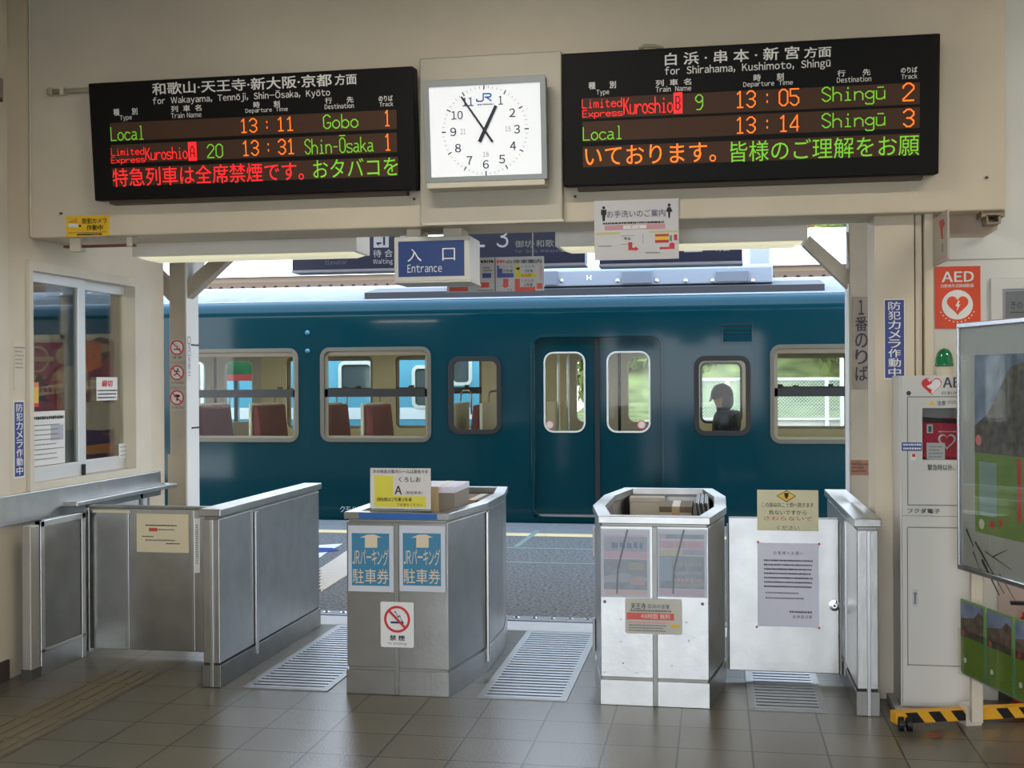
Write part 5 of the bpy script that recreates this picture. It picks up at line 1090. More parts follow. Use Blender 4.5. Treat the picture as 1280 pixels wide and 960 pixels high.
platform_sign('navy platform sign half hidden behind the toilet guide sheet', 749, 278, 928, 328, 8.6, f3)
nb = thing('train_notice', 'white coach notice sheet with red arrows hanging behind the Entrance sign', 'notice', (X_at(620, 6.1, 340), 6.1, Z_at(620, 366, 6.1)))
pn = PY(6.1); dn = Deco(pn, None); a0, a1, b0, b1 = dn.box_uv(558.5, 321.5, 680, 364.5)
mk('sheet', B().box(a0, a1, 6.1, 6.104, b0, b1), M('notice_white', (206, 204, 206)), nb)
mk('wire', B().tube([(a0 + .08, 6.102, b1), (a0 + .08, 6.102, 2.62)], .004, 6), alu, nb); mk('wire', B().tube([(a1 - .06, 6.102, b1), (a1 - .06, 6.102, 2.62)], .004, 6), alu, nb)
dn = Deco(pn, nb); pb_ = M('print_royal', (66, 84, 160), .5); rs = M('print_salmon', (232, 92, 80), .5); ye = M('print_lemon', (220, 210, 60), .5)
dn.rect(618.3, 322, 619.6, 365, ink_g)
dn.lines(601, 324.5, 617, 329.5, 1, ink, fill=.75, ragged=0); dn.rect(603, 341.5, 614, 347.5, pb_); dn.rect(601, 353, 611.5, 359.5, rs); dn.lines(604, 333, 615, 340, 2, ink_g, seed=2); dn.lines(597, 361.5, 617, 364.5, 1, ink_g, ragged=0)
dn.rect(562, 359, 585, 364, rs)
dn.lines(621, 324.5, 632, 329.5, 1, rs, fill=.75, ragged=0); dn.text('の停車案内', 633, 324.5, 677, 329.3, ink, .01)
dn.rect(621.5, 331.5, 623.5, 347, pb_); dn.rect(621.5, 341.5, 642, 347, pb_, 'print', .0004); dn.rect(621.5, 336, 628, 342, pb_, 'print', .0006); dn.text('くろしお', 624.5, 331.5, 641, 335, ink_g); dn.text('2号車', 629, 336.8, 641, 340.5, ink)
dn.poly([(629, 348.5), (635.5, 348.5), (635.5, 357), (637, 357), (632, 360.5), (627, 357), (629, 357)], rs, 'arrow'); dn.text('です', 634, 361, 641, 364, ink)
dn.rect(643.5, 330.5, 650, 347.5, ye); dn.rect(643.5, 341.5, 671, 346.5, ye, 'print', .0004); dn.poly([(644.5, 335), (650, 334), (649, 337.5), (646, 337)], ink, 'print', .0008); dn.text('くろしお', 651.5, 331.3, 669, 334.6, ink_g); dn.text('2号車', 655, 336.8, 666.5, 340.5, ink); dn.text('自由席', 652, 342.3, 664, 346, M('print_brick', (190, 62, 52)), h=.002)
dn.rect(643.5, 348.5, 650, 364, rs); dn.rect(643.5, 358.8, 669, 364, rs, 'print', .0004); dn.text('くろしお', 651.5, 348.8, 668, 352.5, ink_g); dn.text('2号車', 655, 354, 666, 358, ink); dn.rect(671, 354, 678, 361, rs)
dn.lines(674.5, 332, 677.5, 350, 7, pink, ragged=0); dn.done()
# ================================================================== the teal train
YT = 11.86; YF = 14.76
teal = M('train_teal', (2, 46, 54), .09, spec=.16, coat=.08, var=.06, vscale=1.2)
cream_in = M('train_cream', (198, 188, 150), .6); tr_frame = M('window_frame_grey', (92, 88, 76), .45, .3); roof_g = M('train_roof', (104, 105, 107), .6, var=.2, vscale=5)
tr = thing('train', 'dark teal suburban train standing at the platform', 'train', (0, 13.3, -1.0))
TX = lambda px: X_at(px, YT, 490)
TZ = lambda px, py_: Z_at(px, py_, YT)
zW0, zW1 = TZ(470, 546), TZ(470, 440)
def two_holes(outer, holes, Y, th, sgn):
    """flat side panel in XZ with rounded openings and thickness; sgn=+1 thickness goes to +Y"""
    bm = bmesh.new(); loops = [outer] + holes; b = B()
    def face(Yv):
        bm = bmesh.new(); es = []
        for lp in loops:
            v_ = [bm.verts.new((x, Yv, z)) for x, z in lp]
            es += [bm.edges.new((v_[i], v_[(i + 1) % len(v_)])) for i in range(len(v_))]
        bmesh.ops.triangle_fill(bm, use_beauty=True, use_dissolve=False, edges=es)
        bm.verts.index_update(); vs_ = [v.co.copy() for v in bm.verts]; fs = [tuple(v.index for v in f.verts) for f in bm.faces]; bm.free(); return vs_, fs
    b.add(*face(Y)); b.add(*face(Y + sgn * th))
    for lp in loops:
        n = len(lp); b.add([(x, Y, z) for x, z in lp] + [(x, Y + sgn * th, z) for x, z in lp], [(i, (i + 1) % n, (i + 1) % n + n, i + n) for i in range(n)])
    return b
# openings (x0,x1,z0,z1,kind)
dzt, dzb = TZ(740, 421.5), .06
wins = []
def addwin(p0, p1, t, b_, kind): wins.append((TX(p0), TX(p1), TZ((p0 + p1) / 2, b_), TZ((p0 + p1) / 2, t), kind))
addwin(240, 370, 439.5, 549, 'sash'); addwin(404, 535.5, 437.5, 549, 'sash'); addwin(563, 624.5, 448, 540.5, 'small'); addwin(870, 936, 447, 542.5, 'small'); addwin(966.5, 1100, 434, 551, 'sash')
pitch = wins[1][0] - wins[0][0]
x_ = TX(667); dxl, dxr = TX(667.5), TX(826)
# the car repeats to the left behind the wall and to the right behind the jamb
wins.append((wins[4][0] + pitch, wins[4][1] + pitch, wins[4][2], wins[4][3], 'sash'))
doors = [(dxl, dxr), (wins[0][0] - .35 - 1.3, wins[0][0] - .35)]
X0, X1 = -8.2, 4.4; zLow, zCant = -.75, 2.06
holes = [rrect(a, b_, c, d, .07 if k == 'sash' else .085, 5) for a, b_, c, d, k in wins] + [rrect(a, b_, dzb, dzt, .09, 5) for a, b_ in doors]
outer = [(X0, zLow), (X1, zLow), (X1, zCant), (X0, zCant)]
mk('side_wall', two_holes(outer, holes, YT, .03, 1), teal, tr)
mk('side_wall', two_holes(outer, holes, YF, -.03, 1), teal, tr)
mk('inner_wall', two_holes(outer, holes, YT + .05, .03, 1), cream_in, tr)
mk('inner_wall', two_holes(outer, holes, YF - .05, -.03, 1), cream_in, tr)
# cantrail curve and roof
prof = [(YT, zCant), (YT, 2.145)] + [(YT + .19 * (1 - math.cos(math.radians(a))), 2.145 + .185 * math.sin(math.radians(a))) for a in range(6, 73, 6)]
def sweep(pr_, th=.02):
    b = B(); n = len(pr_); v_ = [(X0, y, z) for y, z in pr_] + [(X1, y, z) for y, z in pr_]
    b.add(v_, [(i, i + 1, n + i + 1, n + i) for i in range(n - 1)])
    return b
mk('cantrail', sweep(prof), teal, tr, smooth=True)
mk('cantrail', sweep([(YT + YF - y, z) for y, z in prof]), teal, tr, smooth=True)
rp2 = [(YT + .125 + (YF - YT - .25) * t, 2.316 + .26 * math.sin(math.pi * t) ** .8) for t in [i / 24 for i in range(25)]]
mk('roof', sweep(rp2), roof_g, tr, smooth=True)
mk('gutter', B().box(X0, X1, YT + .118, YT + .14, 2.312, 2.33), M('gutter_grey', (170, 178, 186), .5), tr)
mk('floor_plate', B().box(X0, X1, YT + .03, YF - .03, .02, .08), M('train_floor', (96, 88, 78), .6), tr)
mk('ceiling_panel', B().box(X0, X1, YT + .08, YF - .08, 2.10, 2.13), M('train_ceiling', (214, 210, 196), .6), tr)
mk('end_wall', B().box(X0, X0 + .04, YT + .01, YF - .01, zLow, 2.3).box(X1 - .04, X1, YT + .01, YF - .01, zLow, 2.3), teal, tr)
mk('underframe', B().box(X0 + .2, X1 - .2, YT + .25, YF - .25, -1.0, .02), M('underframe_black', (24, 24, 26), .7), tr)
# dark mat, air conditioner
xm0, xm1 = X_at(458, 12.1, 367), X_at(1030, 12.1, 360)
mk('roof_mat', B().prism([(xm0, 12.03, 2.325), (xm0, 12.03, 2.405), (xm0, 12.6, 2.50), (xm0, 12.6, 2.40)], (xm1 - xm0, 0, 0)), M('mat_dark', (44, 42, 44), .7), tr)
Ya = 12.15; ax0, ax1 = X_at(560, Ya, 345), X_at(966, Ya, 345); az0, az1 = Z_at(760, 357, Ya), Z_at(760, 333.5, Ya)
acm = M('cooler_grey', (132, 138, 148), .4, .2)
ac = mk('air_conditioner', B().prism([(ax0, Ya, az0), (ax0, Ya, az1 - .03), (ax0, Ya + .05, az1), (ax0, Ya + 2.1, az1), (ax0, Ya + 2.2, az0)], (ax1 - ax0, 0, 0)), acm, tr, .012)
ptop = Z_at(760, 337, Ya)
for p0, p1 in ((681, 697), (778, 815), (896, 936)): mk('access_panel', B().box(X_at(p0, Ya, 345), X_at(p1, Ya, 345), Ya - .03, Ya + .01, az0 + .015, Z_at((p0 + p1) / 2, 339, Ya)), M('cooler_panel', (104, 110, 120), .4, .2), ac, .004)

for p in (702, 772, 821, 857, 891, 941): mk('latch', B().lathe((X_at(p, Ya, 351), Ya, Z_at(p, 351, Ya)), [(.02, 0), (.02, -.012), (.008, -.02)], 10, 'Y'), chrome, ac)
mk('emblem', B().box(X_at(734, Ya), X_at(735.5, Ya), Ya - .004, Ya, Z_at(736, 350, Ya), Z_at(736, 344, Ya)).box(X_at(738.5, Ya), X_at(740, Ya), Ya - .004, Ya, Z_at(736, 350, Ya), Z_at(736, 344, Ya)).box(X_at(734, Ya), X_at(740, Ya), Ya - .004, Ya, Z_at(736, 347.5, Ya), Z_at(736, 346.3, Ya)), white, ac)
mk('vent_hood', B().box(X_at(936, 13.2, 320), X_at(962, 13.2, 320), 13.0, 13.6, 2.58, 2.98), acm, tr, .02)
train_glass = GLASS('train_glass', (248, 250, 247), .3)
def ring_xz(a, b_, c, d, r, w, Y, depth, name, mat, par):
    return mk(name, B().ringprism([(x, Y, z) for x, z in rrect(a - w, b_ + w, c - w, d + w, r + w)], [(x, Y, z) for x, z in rrect(a, b_, c, d, r)], (0, depth, 0)), mat, par, .003)
rail_m = M('sash_black', (12, 12, 12), .4)
for i, (a, b_, c, d, k) in enumerate(wins):
    for Y, s in ((YT, 1), (YF, -1)):
        nm = 'window_frame'
        if k == 'sash':
            f = ring_xz(a + .012, b_ - .012, c + .012, d - .012, .06, .043, Y - s * .012, s * .05, nm, tr_frame, tr)
            zr = c + (d - c) * .52
            mk('sash_rail', B().box(a, b_, Y + s * .02, Y + s * .045, zr - .042, zr + .042), rail_m, f)
            lt = B()
            for xx in (a + .22, b_ - .2): lt.box(xx - .03, xx + .03, Y + s * .045, Y + s * .06, zr + .03, zr + .07)
            mk('sash_latch', lt, rail_m, f)
            mk('sash_frame', B().ringprism([(x, Y + s * .02, z) for x, z in rrect(a + .005, b_ - .005, c + .005, d - .005, .05)], [(x, Y + s * .02, z) for x, z in rrect(a + .045, b_ - .04, c + .035, d - .055, .015)], (0, s * .02, 0)), M('sash_olive', (128, 118, 96), .5), f)
        else:
            f = ring_xz(a + .03, b_ - .03, c + .03, d - .03, .06, .05, Y - s * .014, s * .05, nm, rubber, tr)
        mk('pane', B().box(a + .01, b_ - .01, Y + s * .028, Y + s * .032, c + .01, d - .01), train_glass, f)
door_seal = M('door_seal', (10, 16, 20), .6)
for di, (a, b_) in enumerate(doors):
    m_ = (a + b_) / 2
    for Y, s in ((YT, 1), (YF, -1)):
        for L, (p, q_) in enumerate(((a, m_ - .02), (m_ + .02, b_))):
            if di == 0: w0, w1 = (TX(681), TX(729)) if L == 0 else (TX(760), TX(810.5))
            else: w0, w1 = p + .13, q_ - .13
            wz0, wz1 = TZ(740, 539), TZ(740, 441.5)
            lf = two_holes([(p, dzb + .012), (q_, dzb + .012), (q_, dzt + .01), (p, dzt + .01)], [rrect(w0, w1, wz0, wz1, .085)], Y + s * .045, s * .025, 1)
            dl_ = mk('door', lf, [teal], tr)
            if s < 0 or di == 1: pass
            ring_xz(w0, w1, wz0, wz1, .085, .018, Y + s * .036, s * .05, 'window_frame', M('door_window_cream', (196, 194, 182), .4), dl_)
            mk('pane', B().box(w0 - .005, w1 + .005, Y + s * .056, Y + s * .06, wz0 - .005, wz1 + .005), train_glass, dl_)
            # inside face of the leaf is cream
            mk('inner_skin', two_holes([(p, dzb + .012), (q_, dzb + .012), (q_, dzt), (p, dzt)], [rrect(w0, w1, wz0, wz1, .085)], Y + s * .074, s * .004, 1), M('door_inner', (176, 170, 156), .5), dl_)
        mk('door_seal', B().box(m_ - .024, m_ + .024, Y + s * .030, Y + s * .075, dzb + .01, dzt), door_seal, tr)
        mk('door_sill', B().box(a, b_, Y + s * .0, Y + s * .08, dzb - .01, dzb + .012), M('sill_steel', (150, 150, 146), .4, .7), tr)
# grooves of the pressed door pocket, seams, bolts, louvre
mk('door_edge', B().ringprism([(x, YT - .012, z) for x, z in rrect(dxl - .03, dxr + .03, dzb - .02, dzt + .03, .12)], [(x, YT - .012, z) for x, z in rrect(dxl, dxr, dzb, dzt, .09)], (0, .02, 0)), teal, tr, .004)
mk('body_seam', B().box(TX(393) - .004, TX(393) + .004, YT - .003, YT + .01, -.6, 2.0).box(TX(395) + .16, TX(395) + .166, YT - .002, YT + .01, 1.85, 2.0), teal, tr)
bl_ = B()
for y in (416, 439): bl_.lathe((TX(385), YT, TZ(385, y)), [(.026, 0), (.026, -.01), (.012, -.022)], 14, 'Y')
mk('bolt', bl_, M('bolt_blue', (60, 110, 130), .3, .4), tr)
la, lb_, lc, ld = TX(902), TX(942), TZ(922, 429), TZ(922, 405)
lv = mk('louvre', B().ringprism([(la, YT - .012, lc), (lb_, YT - .012, lc), (lb_, YT - .012, ld), (la, YT - .012, ld)], [(la + .018, YT - .012, lc + .015), (lb_ - .018, YT - .012, lc + .015), (lb_ - .018, YT - .012, ld - .015), (la + .018, YT - .012, ld - .015)], (0, .02, 0)), teal, tr, .002)
lm = B()
for k in range(4):
    z = lc + .02 + k * (ld - lc - .04) / 4; lm.prism([(la + .018, YT - .010, z), (la + .018, YT - .002, z + .03), (la + .018, YT + .0, z + .028), (la + .018, YT - .008, z - .002)], (lb_ - la - .036, 0, 0))
mk('slats', lm, teal, lv); mk('grille_back', B().box(la + .01, lb_ - .01, YT - .002, YT + .001, lc + .01, ld - .01), door_seal, lv)
dt = Deco(PY(YT - .001), tr, .001); dt.text('クモハ113', 425, 632.5, 462, 640.5, M('train_lettering', (150, 170, 176), .5)); dt.done()
# interior
seat_m = M('seat_maroon', (112, 46, 44), .7, var=.15, vscale=9); shell_m = M('seat_cream', (206, 198, 172), .5)
def seat(xb, face, Y0):
    """one transverse seat: back at xb, facing +X (face=1) or -X (face=-1)"""
    f = face; zt = 1.22
    s = mk('seat', B().box(xb, xb - f * .035, Y0, Y0 + .85, .45, zt), shell_m, tr, .012)
    mk('backrest', B().prism([(xb + f * .002, Y0 + .02, .52), (xb + f * .14, Y0 + .02, .52), (xb + f * .075, Y0 + .02, zt - .02), (xb + f * .002, Y0 + .02, zt - .02)], (0, .81, 0)), seat_m, s, .02)
    mk('cushion', B().box(xb + f * .01, xb + f * .5, Y0 + .02, Y0 + .83, .40, .53), seat_m, s, .03)
    mk('seat_base', B().box(xb + f * .05, xb + f * .42, Y0 + .1, Y0 + .75, .08, .40), M('seat_base', (80, 76, 70), .6), s)
    ya = Y0 + .83 if Y0 < 13 else Y0 + .03
    mk('grab_handle', B().tube([(xb - .06, ya, zt - .14), (xb - .06, ya, zt + .09), (xb - .035, ya, zt + .12), (xb + .035, ya, zt + .12), (xb + .06, ya, zt + .09), (xb + .06, ya, zt - .14)], .012, 8), M('handle_steel', (170, 172, 172), .3, .9), s)
for pxn, Yn, f in ((282, 12.85, 1), (314, 12.0, 1), (428, 12.85, 1), (454, 12.0, 1), (583, 12.85, -1), (599, 12.0, -1)):
    seat(X_at(pxn, Yn), f, 12.0)
tube_m = EM('train_tube', (255, 246, 220), 1.6)  # lit tube lamps added to brighten the train interior
for x in (-6.6, -4.9, -3.2, -1.2, .9, 2.8):
    tf = mk('fill_lamp', B().box(x - .5, x + .5, 13.22, 13.40, 2.075, 2.10), white_paint, tr)
    mk('tube', B().tube([(x - .46, 13.31, 2.06), (x + .46, 13.31, 2.06)], .015, 8), tube_m, tf)
    lamp('train_fill_light', (x, 13.31, 2.04), 0.92, .08, 6.5, parent=tr)
pt = B()
for px_ in (698, 710): pt.tube([(X_at(px_, 12.5), 12.5, .08), (X_at(px_, 12.5), 12.5, 2.1)], .016, 8)
mk('grab_pole', pt, M('handle_steel', (170, 172, 172)), tr)
for xx in (dxl - .16, dxr + .16):
    mk('partition', B().box(xx - .015, xx + .015, 11.95, 12.85, .08, 1.2).box(xx - .015, xx + .015, 13.75, 14.65, .08, 1.2), cream_in, tr)
dd2 = Deco(PY(YT + .054), tr, .001)
for px_, w in ((687, 0), (802, 0)):
    cu, cv = dd2.pl.uv(px_, 531); dd2.ring_uv(cu, cv, .036, .046, M('sticker_red', (190, 90, 90), .5), 'sticker'); dd2.disc_uv(cu, cv, .034, M('sticker_pale', (196, 180, 168), .5), 'sticker')
dd2.done()
# the person at the train window
px0 = X_at(903, 12.45); skin = M('skin_tone', (150, 112, 90), .6); cloth = M('jacket_dark', (34, 32, 34), .8); hair_m = M('hair_black', (18, 16, 16), .55)
pe = thing('person', 'person in dark clothes seated inside the train, seen at the window right of the doors', 'person', (px0, 12.5, .55))
def skin_body(name, joints, edges, mat, parent, sub=2):
    me = bpy.data.meshes.new(name); off = worldloc(parent); me.from_pydata([tuple(Vector(j[0]) - off) for j in joints], edges, [])
    me.materials.append(mat); o = bpy.data.objects.new(name, me); COL.objects.link(o); o.parent = parent
    m = o.modifiers.new('skin', 'SKIN'); m.use_smooth_shade = True
    for i, j in enumerate(joints):
        sv = me.skin_vertices[0].data[i]; sv.radius = j[1] if isinstance(j[1], tuple) else (j[1], j[1]); sv.use_root = (i == 0)
    s = o.modifiers.new('sub', 'SUBSURF'); s.levels = sub; s.render_levels = sub
    return o
hx, hy, hz = px0 - .02, 12.45, 1.245        # centre of the head, turned to the left of the picture
J = [((px0 + .04, 12.45, .60), (.17, .13)), ((px0 + .02, 12.45, .84), (.22, .13)), ((px0 + .02, 12.45, 1.03), (.24, .13)), ((px0 + .02, 12.45, 1.12), (.10, .08)), ((px0 + .0, 12.45, 1.17), .062), ((hx, hy, hz), (.085, .095)), ((hx - .005, hy, hz + .06), (.078, .09)),
     ((px0 + .06, 12.25, 1.05), .07), ((px0 - .06, 12.18, .82), .046), ((px0 - .34, 12.22, .72), .036), ((px0 - .44, 12.25, .73), .03),
     ((px0 + .12, 12.62, 1.06), .075), ((px0 - .06, 12.72, .82), .046), ((px0 - .34, 12.66, .72), .036), ((px0 - .44, 12.62, .73), .03),
     ((px0 - .02, 12.36, .60), .085), ((px0 - .44, 12.35, .60), .07), ((px0 - .46, 12.35, .14), .045), ((px0 - .02, 12.54, .60), .085), ((px0 - .44, 12.55, .60), .07), ((px0 - .46, 12.55, .14), .045)]
Eg = [(0, 1), (1, 2), (2, 3), (3, 4), (4, 5), (5, 6), (2, 7), (7, 8), (8, 9), (9, 10), (2, 11), (11, 12), (12, 13), (13, 14), (0, 15), (15, 16), (16, 17), (0, 18), (18, 19), (19, 20)]
Jb = [(p, (r[0] * .72, r[1] * .8)) if i < 3 else (p, r) for i, (p, r) in enumerate(J)]
body = skin_body('body', Jb, Eg, skin, pe)
bpy.context.view_layer.update()
me_ = bpy.data.meshes.new_from_object(body.evaluated_get(bpy.context.evaluated_depsgraph_get()))
body.modifiers.clear(); body.data = me_; me_.materials.clear(); me_.materials.append(skin); me_.materials.append(cloth)
ow_ = worldloc(pe)
for p in me_.polygons:                                  # sleeves and collar cover everything below the neck but the hands
    w_ = p.center + ow_; p.material_index = 0 if w_.z > 1.165 or (w_.x < px0 - .36 and .66 < w_.z < .80) else 1
def ellipsoid(c, rx, ry, rz, n=20, m=14, z0=-1.0, z1=1.0):
    b = B(); vs_ = []; fs = []
    for i in range(m + 1):
        t = z0 + (z1 - z0) * i / m; r = math.sqrt(max(0, 1 - t * t))
        for k in range(n): a = 2 * math.pi * k / n; vs_.append((c[0] + rx * r * math.cos(a), c[1] + ry * r * math.sin(a), c[2] + rz * t))
    for i in range(m):
        for k in range(n): fs.append((i * n + k, i * n + (k + 1) % n, (i + 1) * n + (k + 1) % n, (i + 1) * n + k))
    return b.add(vs_, fs)
hb = ellipsoid((hx + .015, hy, hz + .045), .118, .108, .125, z0=-.35)
hb2 = ellipsoid((hx + .06, hy, hz - .01), .075, .10, .11); hb.add(hb2.v, hb2.f)
mk('hair', hb, hair_m, pe, smooth=True)
nb_ = B().prism([(hx - .095, hy - .016, hz - .02), (hx - .095, hy + .016, hz - .02), (hx - .125, hy, hz - .025)], (.02, 0, .055)); mk('nose', nb_, skin, pe)
mk('ear', ellipsoid((hx + .005, hy - .1, hz), .022, .014, .032, 10, 8), skin, pe, smooth=True)
fb = B()
for sy in (-.035, .035): fb.add(*(lambda e: (e.v, e.f))(ellipsoid((hx - .085, hy + sy, hz + .02), .012, .014, .008, 8, 6)))
mk('eyes', fb, ink, pe); mk('mouth', ellipsoid((hx - .088, hy, hz - .055), .01, .028, .006, 8, 6), M('lips', (130, 80, 72), .6), pe)
Jc = [(p, tuple(x * 1.13 for x in r) if isinstance(r, tuple) else r * 1.22) for p, r in [J[0], J[1], J[2], ((px0 + .02, 12.45, 1.13), (.11, .09)), J[7], J[8], J[9], J[11], J[12], J[13]]]
skin_body('jacket', Jc, [(0, 1), (1, 2), (2, 3), (2, 4), (4, 5), (5, 6), (2, 7), (7, 8), (8, 9)], cloth, pe)
Jt = [(J[0][0], (.165, .135))] + [(J[i][0], J[i][1] * 1.12) for i in (15, 16, 17, 18, 19, 20)]
skin_body('trousers', Jt, [(0, 1), (1, 2), (2, 3), (0, 4), (4, 5), (5, 6)], M('trousers_dark', (40, 40, 46), .8), pe)
for sy in (12.25, 12.62):
    hd_ = []; base = Vector((px0 - .44, sy, .73))
    JJ = [(tuple(base), .03), (tuple(base + Vector((-.05, 0, .0))), (.034, .02))]; EE = [(0, 1)]
    for fi, off_y in enumerate((-.03, -.01, .01, .03)):
        k0 = len(JJ); L = (.06, .075, .07, .055)[fi]
        JJ += [(tuple(base + Vector((-.08, off_y, .0))), .010), (tuple(base + Vector((-.08 - L * .6, off_y, -.012))), .009), (tuple(base + Vector((-.08 - L * .8, off_y, -.035))), .008)]
        EE += [(1, k0), (k0, k0 + 1), (k0 + 1, k0 + 2)]
    k0 = len(JJ); JJ += [(tuple(base + Vector((-.03, .04, -.005))), .011), (tuple(base + Vector((-.07, .05, -.02))), .009)]; EE += [(1, k0), (k0, k0 + 1)]
    skin_body('hand', JJ, EE, skin, pe, 1)
# ================================================================== beyond the train
sky_blue = M('train_light_blue', (92, 160, 182), .35, coat=.3); Y2 = 16.4
t2 = thing('train', 'light blue train on the far track seen through the windows of the teal train', 'train', (-7, 17.8, -1.0))
x20, x21 = -14.0, -3.1
g_ = lambda px_, py_: (X_at(px_, Y2, py_), Z_at(px_, py_, Y2))
w2s = []
for a, b_, t, bo in ((427, 463, 456, 488), (519, 546, 461, 507), (567, 586, 440, 478)):
    w2s.append((X_at(a, Y2), X_at(b_, Y2), Z_at(a, bo, Y2), Z_at(a, t, Y2)))
for k in range(3): w2s.append((-8.6 - 1.6 * k, -7.6 - 1.6 * k, .95, 1.75))
mk('body', two_holes([(x20, -.6), (x21, -.6), (x21, 2.15), (x20, 2.15)], [rrect(*w, .05) for w in w2s], Y2, .06, 1), sky_blue, t2)
mk('shell', B().box(x20, x20 + .05, Y2 + .06, Y2 + 2.8, -.6, 2.15).box(x21 - .05, x21, Y2 + .06, Y2 + 2.8, -.6, 2.15).box(x20, x21, Y2 + 2.75, Y2 + 2.8, -.6, 2.15).box(x20, x21, Y2 + .06, Y2 + 2.75, 0, .08), sky_blue, t2)
mk('roof', B().prism([(x20, Y2, 2.15), (x20, Y2 + .25, 2.35), (x20, Y2 + 1.4, 2.45), (x20, Y2 + 2.55, 2.35), (x20, Y2 + 2.8, 2.15)], (x21 - x20, 0, 0)), roof_g, t2)
mk('white_stripe', B().box(x20, x21, Y2 - .006, Y2 + .001, Z_at(515, 524, Y2), Z_at(515, 509.5, Y2)), white_paint, t2)
for w in w2s:
    f = ring_xz(*w, .05, .05, Y2 - .012, .04, 'window_frame', M('window_frame_pale', (206, 204, 192), .4), t2)
    mk('pane', B().box(w[0], w[1], Y2 + .02, Y2 + .03, w[2], w[3]), M('dark_glass', (70, 78, 80), .1), f)
# far platform canopy
cw = M('far_roof_pale', (236, 238, 240), .6); fas = M('far_fascia', (124, 106, 86), .7)
cn = thing('far_canopy', 'pale roofed canopy with a wavy brown edge on the far platform', 'canopy', (0, 20.5, 0))
zc0 = Z_at(1010, 351, 19.2); zc1 = Z_at(1010, 327, 19.2)
mk('roof', B().prism([(-24, 19.1, zc1), (-24, 22.5, zc1 + .95), (-24, 22.5, zc1 + .85), (-24, 19.1, zc1 - .06)], (34, 0, 0)), cw, cn)
mk('fascia', B().box(-24, 10, 19.2, 19.26, zc0 + .12, zc1 - .02), fas, cn)
wv_ = B(); 
for i in range(170):
    x = -24 + i * .2; wv_.add([(x, 19.18, zc0 + .02), (x + .1, 19.18, zc0 + .10), (x + .2, 19.18, zc0 + .02), (x + .2, 19.18, zc0 + .16), (x, 19.18, zc0 + .16), (x, 20.4, zc0 + .02), (x + .1, 20.4, zc0 + .10), (x + .2, 20.4, zc0 + .02)], [(0, 1, 2, 3, 4), (0, 5, 6, 1), (1, 6, 7, 2)])
mk('wavy_edge', wv_, M('wavy_brown', (92, 74, 58), .7), cn)
mk('lower_beam', B().box(-24, 10, 19.4, 19.55, zc0 - .10, zc0 + .0), fas, cn)
for x in (-11.5, -7.0, X_at(795, 19.6) - 2.2, X_at(1058, 19.6)): mk('post', B().box(x - .08, x + .08, 19.7, 19.86, -1.1, zc1 + .1), white_paint, cn)
mk('lattice_wall', B().box(-13, X_at(345, 21), 21.0, 21.06, -1.0, 3.4), M('far_wall', (200, 196, 184), .7), cn)
# green billboard behind the left window
BY = 15.55
bx0, bx1 = X_at(284, BY), X_at(346, BY); bz0, bz1 = Z_at(318, 476, BY), Z_at(318, 444, BY)
bb = thing('billboard', 'green billboard with a red band between the tracks, seen through the left train window', 'billboard', ((bx0 + bx1) / 2, BY, -1.1))
mk('panel', B().box(bx0, bx1, BY - .02, BY + .04, bz0, bz1), M('billboard_green', (28, 100, 52), .5, var=.4, vscale=5), bb)
mk('band', B().box(bx0, bx1, BY - .026, BY - .02, bz0, bz0 + .09), M('billboard_red', (190, 60, 60), .5), bb)
mk('leg', B().box(bx0 + .1, bx0 + .16, BY, BY + .06, -1.1, bz0), alu, bb); mk('leg', B().box(bx1 - .16, bx1 - .1, BY, BY + .06, -1.1, bz0), alu, bb)
# fence with chain link
fy = 19.9; fz1, fz0 = Z_at(900, 474.5, fy), Z_at(900, 524, fy); fx0, fx1 = -.9, 4.2
fn_ = thing('chain_link_fence', 'white chain link fence behind the far track', 'fence', ((fx0 + fx1) / 2, fy, -1.1))
mk('top_rail', B().tube([(fx0, fy, fz1), (fx1, fy, fz1)], .028, 8), white_paint, fn_)
mk('bottom_rail', B().tube([(fx0, fy, fz0), (fx1, fy, fz0)], .02, 8), white_paint, fn_)
for x in (fx0, X_at(909, fy), X_at(909, fy) + 1.62, X_at(909, fy) + 3.2): mk('post', B().tube([(x, fy, -1.1), (x, fy, fz1 + .02)], .035, 8), white_paint, fn_)
ms = B(); H_ = fz1 - fz0; n = int((fx1 - fx0 + H_) / .055)
for i in range(n):
    for s in (1, -1):
        a = fx0 - H_ + i * .055; p, q_ = (a, fz0), (a + H_, fz1)
        if s < 0: p, q_ = (a, fz1), (a + H_, fz0)
        if p[0] < fx0: t = (fx0 - p[0]) / H_; p = (fx0, p[1] + (q_[1] - p[1]) * t)
        if q_[0] > fx1: t = (fx1 - p[0]) / (q_[0] - p[0]); q_ = (fx1, p[1] + (q_[1] - p[1]) * t)
        ms.tube([(p[0], fy, p[1]), (q_[0], fy, q_[1])], .0045, 3)
mk('mesh', ms, M('fence_wire', (206, 210, 206), .5), fn_)
solo('far_wall', 'low pale retaining wall under the chain link fence', 'wall', B().box(-1.2, 6, 19.95, 20.15, -1.1, fz0 - .02), M('bank_pale', (216, 206, 192), .8), kind='structure')
solo('hillside', 'grassy bank behind the fence', 'bank', B().prism([(-2.6, 20.2, -1.1), (-2.6, 20.2, .72), (-2.6, 24, 1.0), (-2.6, 31, 4.6), (-2.6, 36, 6.9), (-2.6, 36, -1.1)], (16, 0, 0)), M('bank_grass', (146, 150, 88), .9, var=.55, vscale=2.2, bump=1.0, bscale=6), kind='structure')
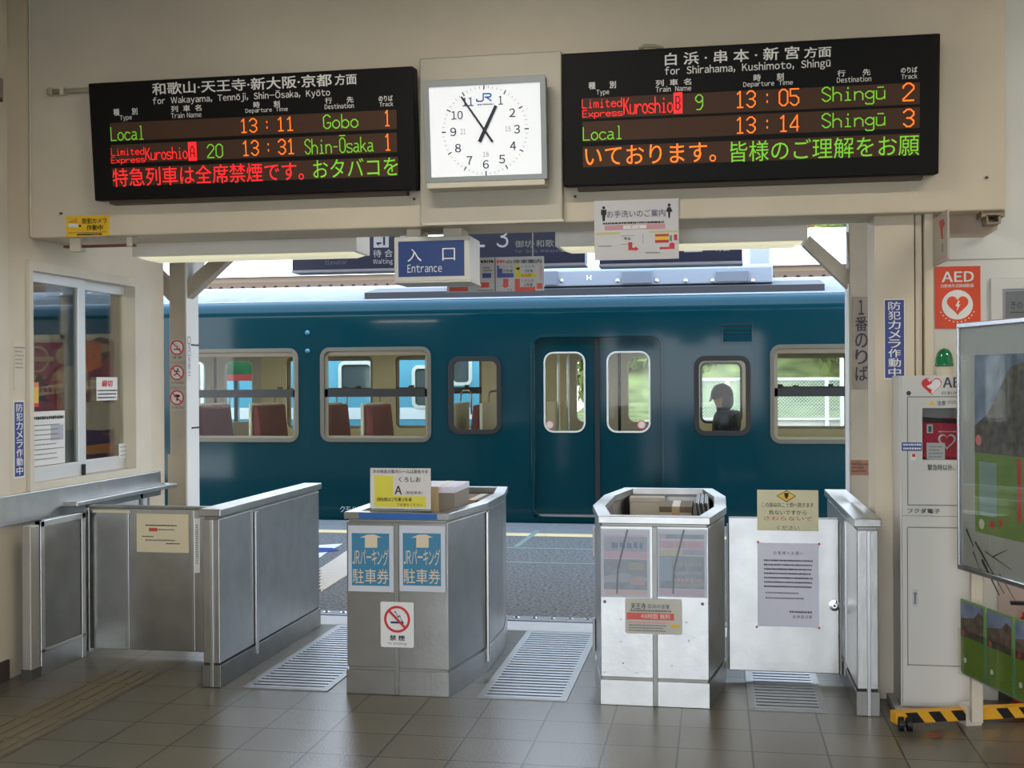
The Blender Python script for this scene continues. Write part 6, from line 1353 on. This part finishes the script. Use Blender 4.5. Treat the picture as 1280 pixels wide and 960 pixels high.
# trees
leaf_ms = [M('leaf_yellowgreen', (152, 160, 86), .6), M('leaf_mid', (116, 130, 70), .6), M('leaf_autumn', (166, 124, 74), .6)]
bark = M('bark', (86, 70, 56), .9)
def tree(label, x, y, z, h, r, seed, mix):
    rnd = random.Random(seed)
    t = thing('tree', label, 'tree', (x, y, z), 'trees beyond the fence')
    tk = B().tube([(x, y, z), (x + .1, y, z + h * .3), (x - .05, y, z + h * .62)], .16, 8, 0, .07)
    for k in range(6):
        a = rnd.uniform(0, 6.28); tk.tube([(x + .05, y, z + h * (.3 + .05 * k)), (x + math.cos(a) * r * .6, y + math.sin(a) * r * .6, z + h * (.55 + .06 * k))], .06, 6, 0, .02)
    mk('trunk', tk, bark, t)
    b = B(); blobs = [(x + rnd.uniform(-.75, .75) * r, y + rnd.uniform(-.6, .6) * r, z + h * (.06 + .8 * (q_ + rnd.random()) / 20), r * rnd.uniform(.4, .65)) for q_ in range(20)]
    for k in range(8500):
        bx, by, bz, br = rnd.choice(blobs); v = Vector((rnd.gauss(0, 1), rnd.gauss(0, 1), rnd.gauss(0, 1))).normalized() * br * rnd.uniform(.55, 1.05)
        c = Vector((bx, by, bz)) + v; s = rnd.uniform(.09, .19); R_ = Euler((rnd.uniform(0, 6.28), rnd.uniform(0, 6.28), rnd.uniform(0, 6.28))).to_matrix()
        b.add([c + R_ @ Vector((-s, 0, 0)), c + R_ @ Vector((0, -s * .5, s * .1)), c + R_ @ Vector((s, 0, 0)), c + R_ @ Vector((0, s * .5, s * .1))], [(0, 1, 2, 3)], rnd.choices((0, 1, 2), mix)[0])
    mk('foliage', b, leaf_ms, t)
ZT = .75
tree('yellow green leafy tree behind the fence, seen in the doors of the teal train', -1.6, 26.5, .6, 4.2, 1.5, 1, (6, 3, 1))
tree('green leafy tree with some brown leaves behind the fence, seen in the small train window', .9, 28.0, .6, 4.6, 1.5, 2, (5, 4, 3))
tree('tall bright green tree behind the fence rising above the far canopy at the right', 3.0, 25.6, .6, 6.0, 2.1, 3, (5, 5, 1))
tree('broad bright green tree farthest right behind the fence', 6.3, 28.6, .6, 6.6, 2.4, 4, (6, 4, 2))
# ================================================================== unseen strip lamps added to brighten the hall (behind and above the viewer)
for i, (x, y) in enumerate(((-1.1, 3.75), (2.4, 3.75), (-1.6, -.6), (1.4, -.6))):
    r = thing('fill_lamp', 'added white strip lamp on the hall ceiling, ' + ('nearer to the departure boards, left', 'nearer to the departure boards, right', 'nearer to the entrance, left', 'nearer to the entrance, right')[i], 'lamp', (x, y, 3.5), 'added strip lamps on the hall ceiling')
    mk('housing', B().box(x - .62, x + .62, y - .09, y + .09, 3.44, 3.5), white_paint, r, .006)
    mk('tube', B().tube([(x - .58, y, 3.415), (x + .58, y, 3.415)], .016, 10), EM('tube_glow', (255, 248, 230), 4.0), r)
    lamp('fill_light', (x, y, 3.39), 1.16, .1, LAMP_W * (1 if y > 2 else .5), parent=r)
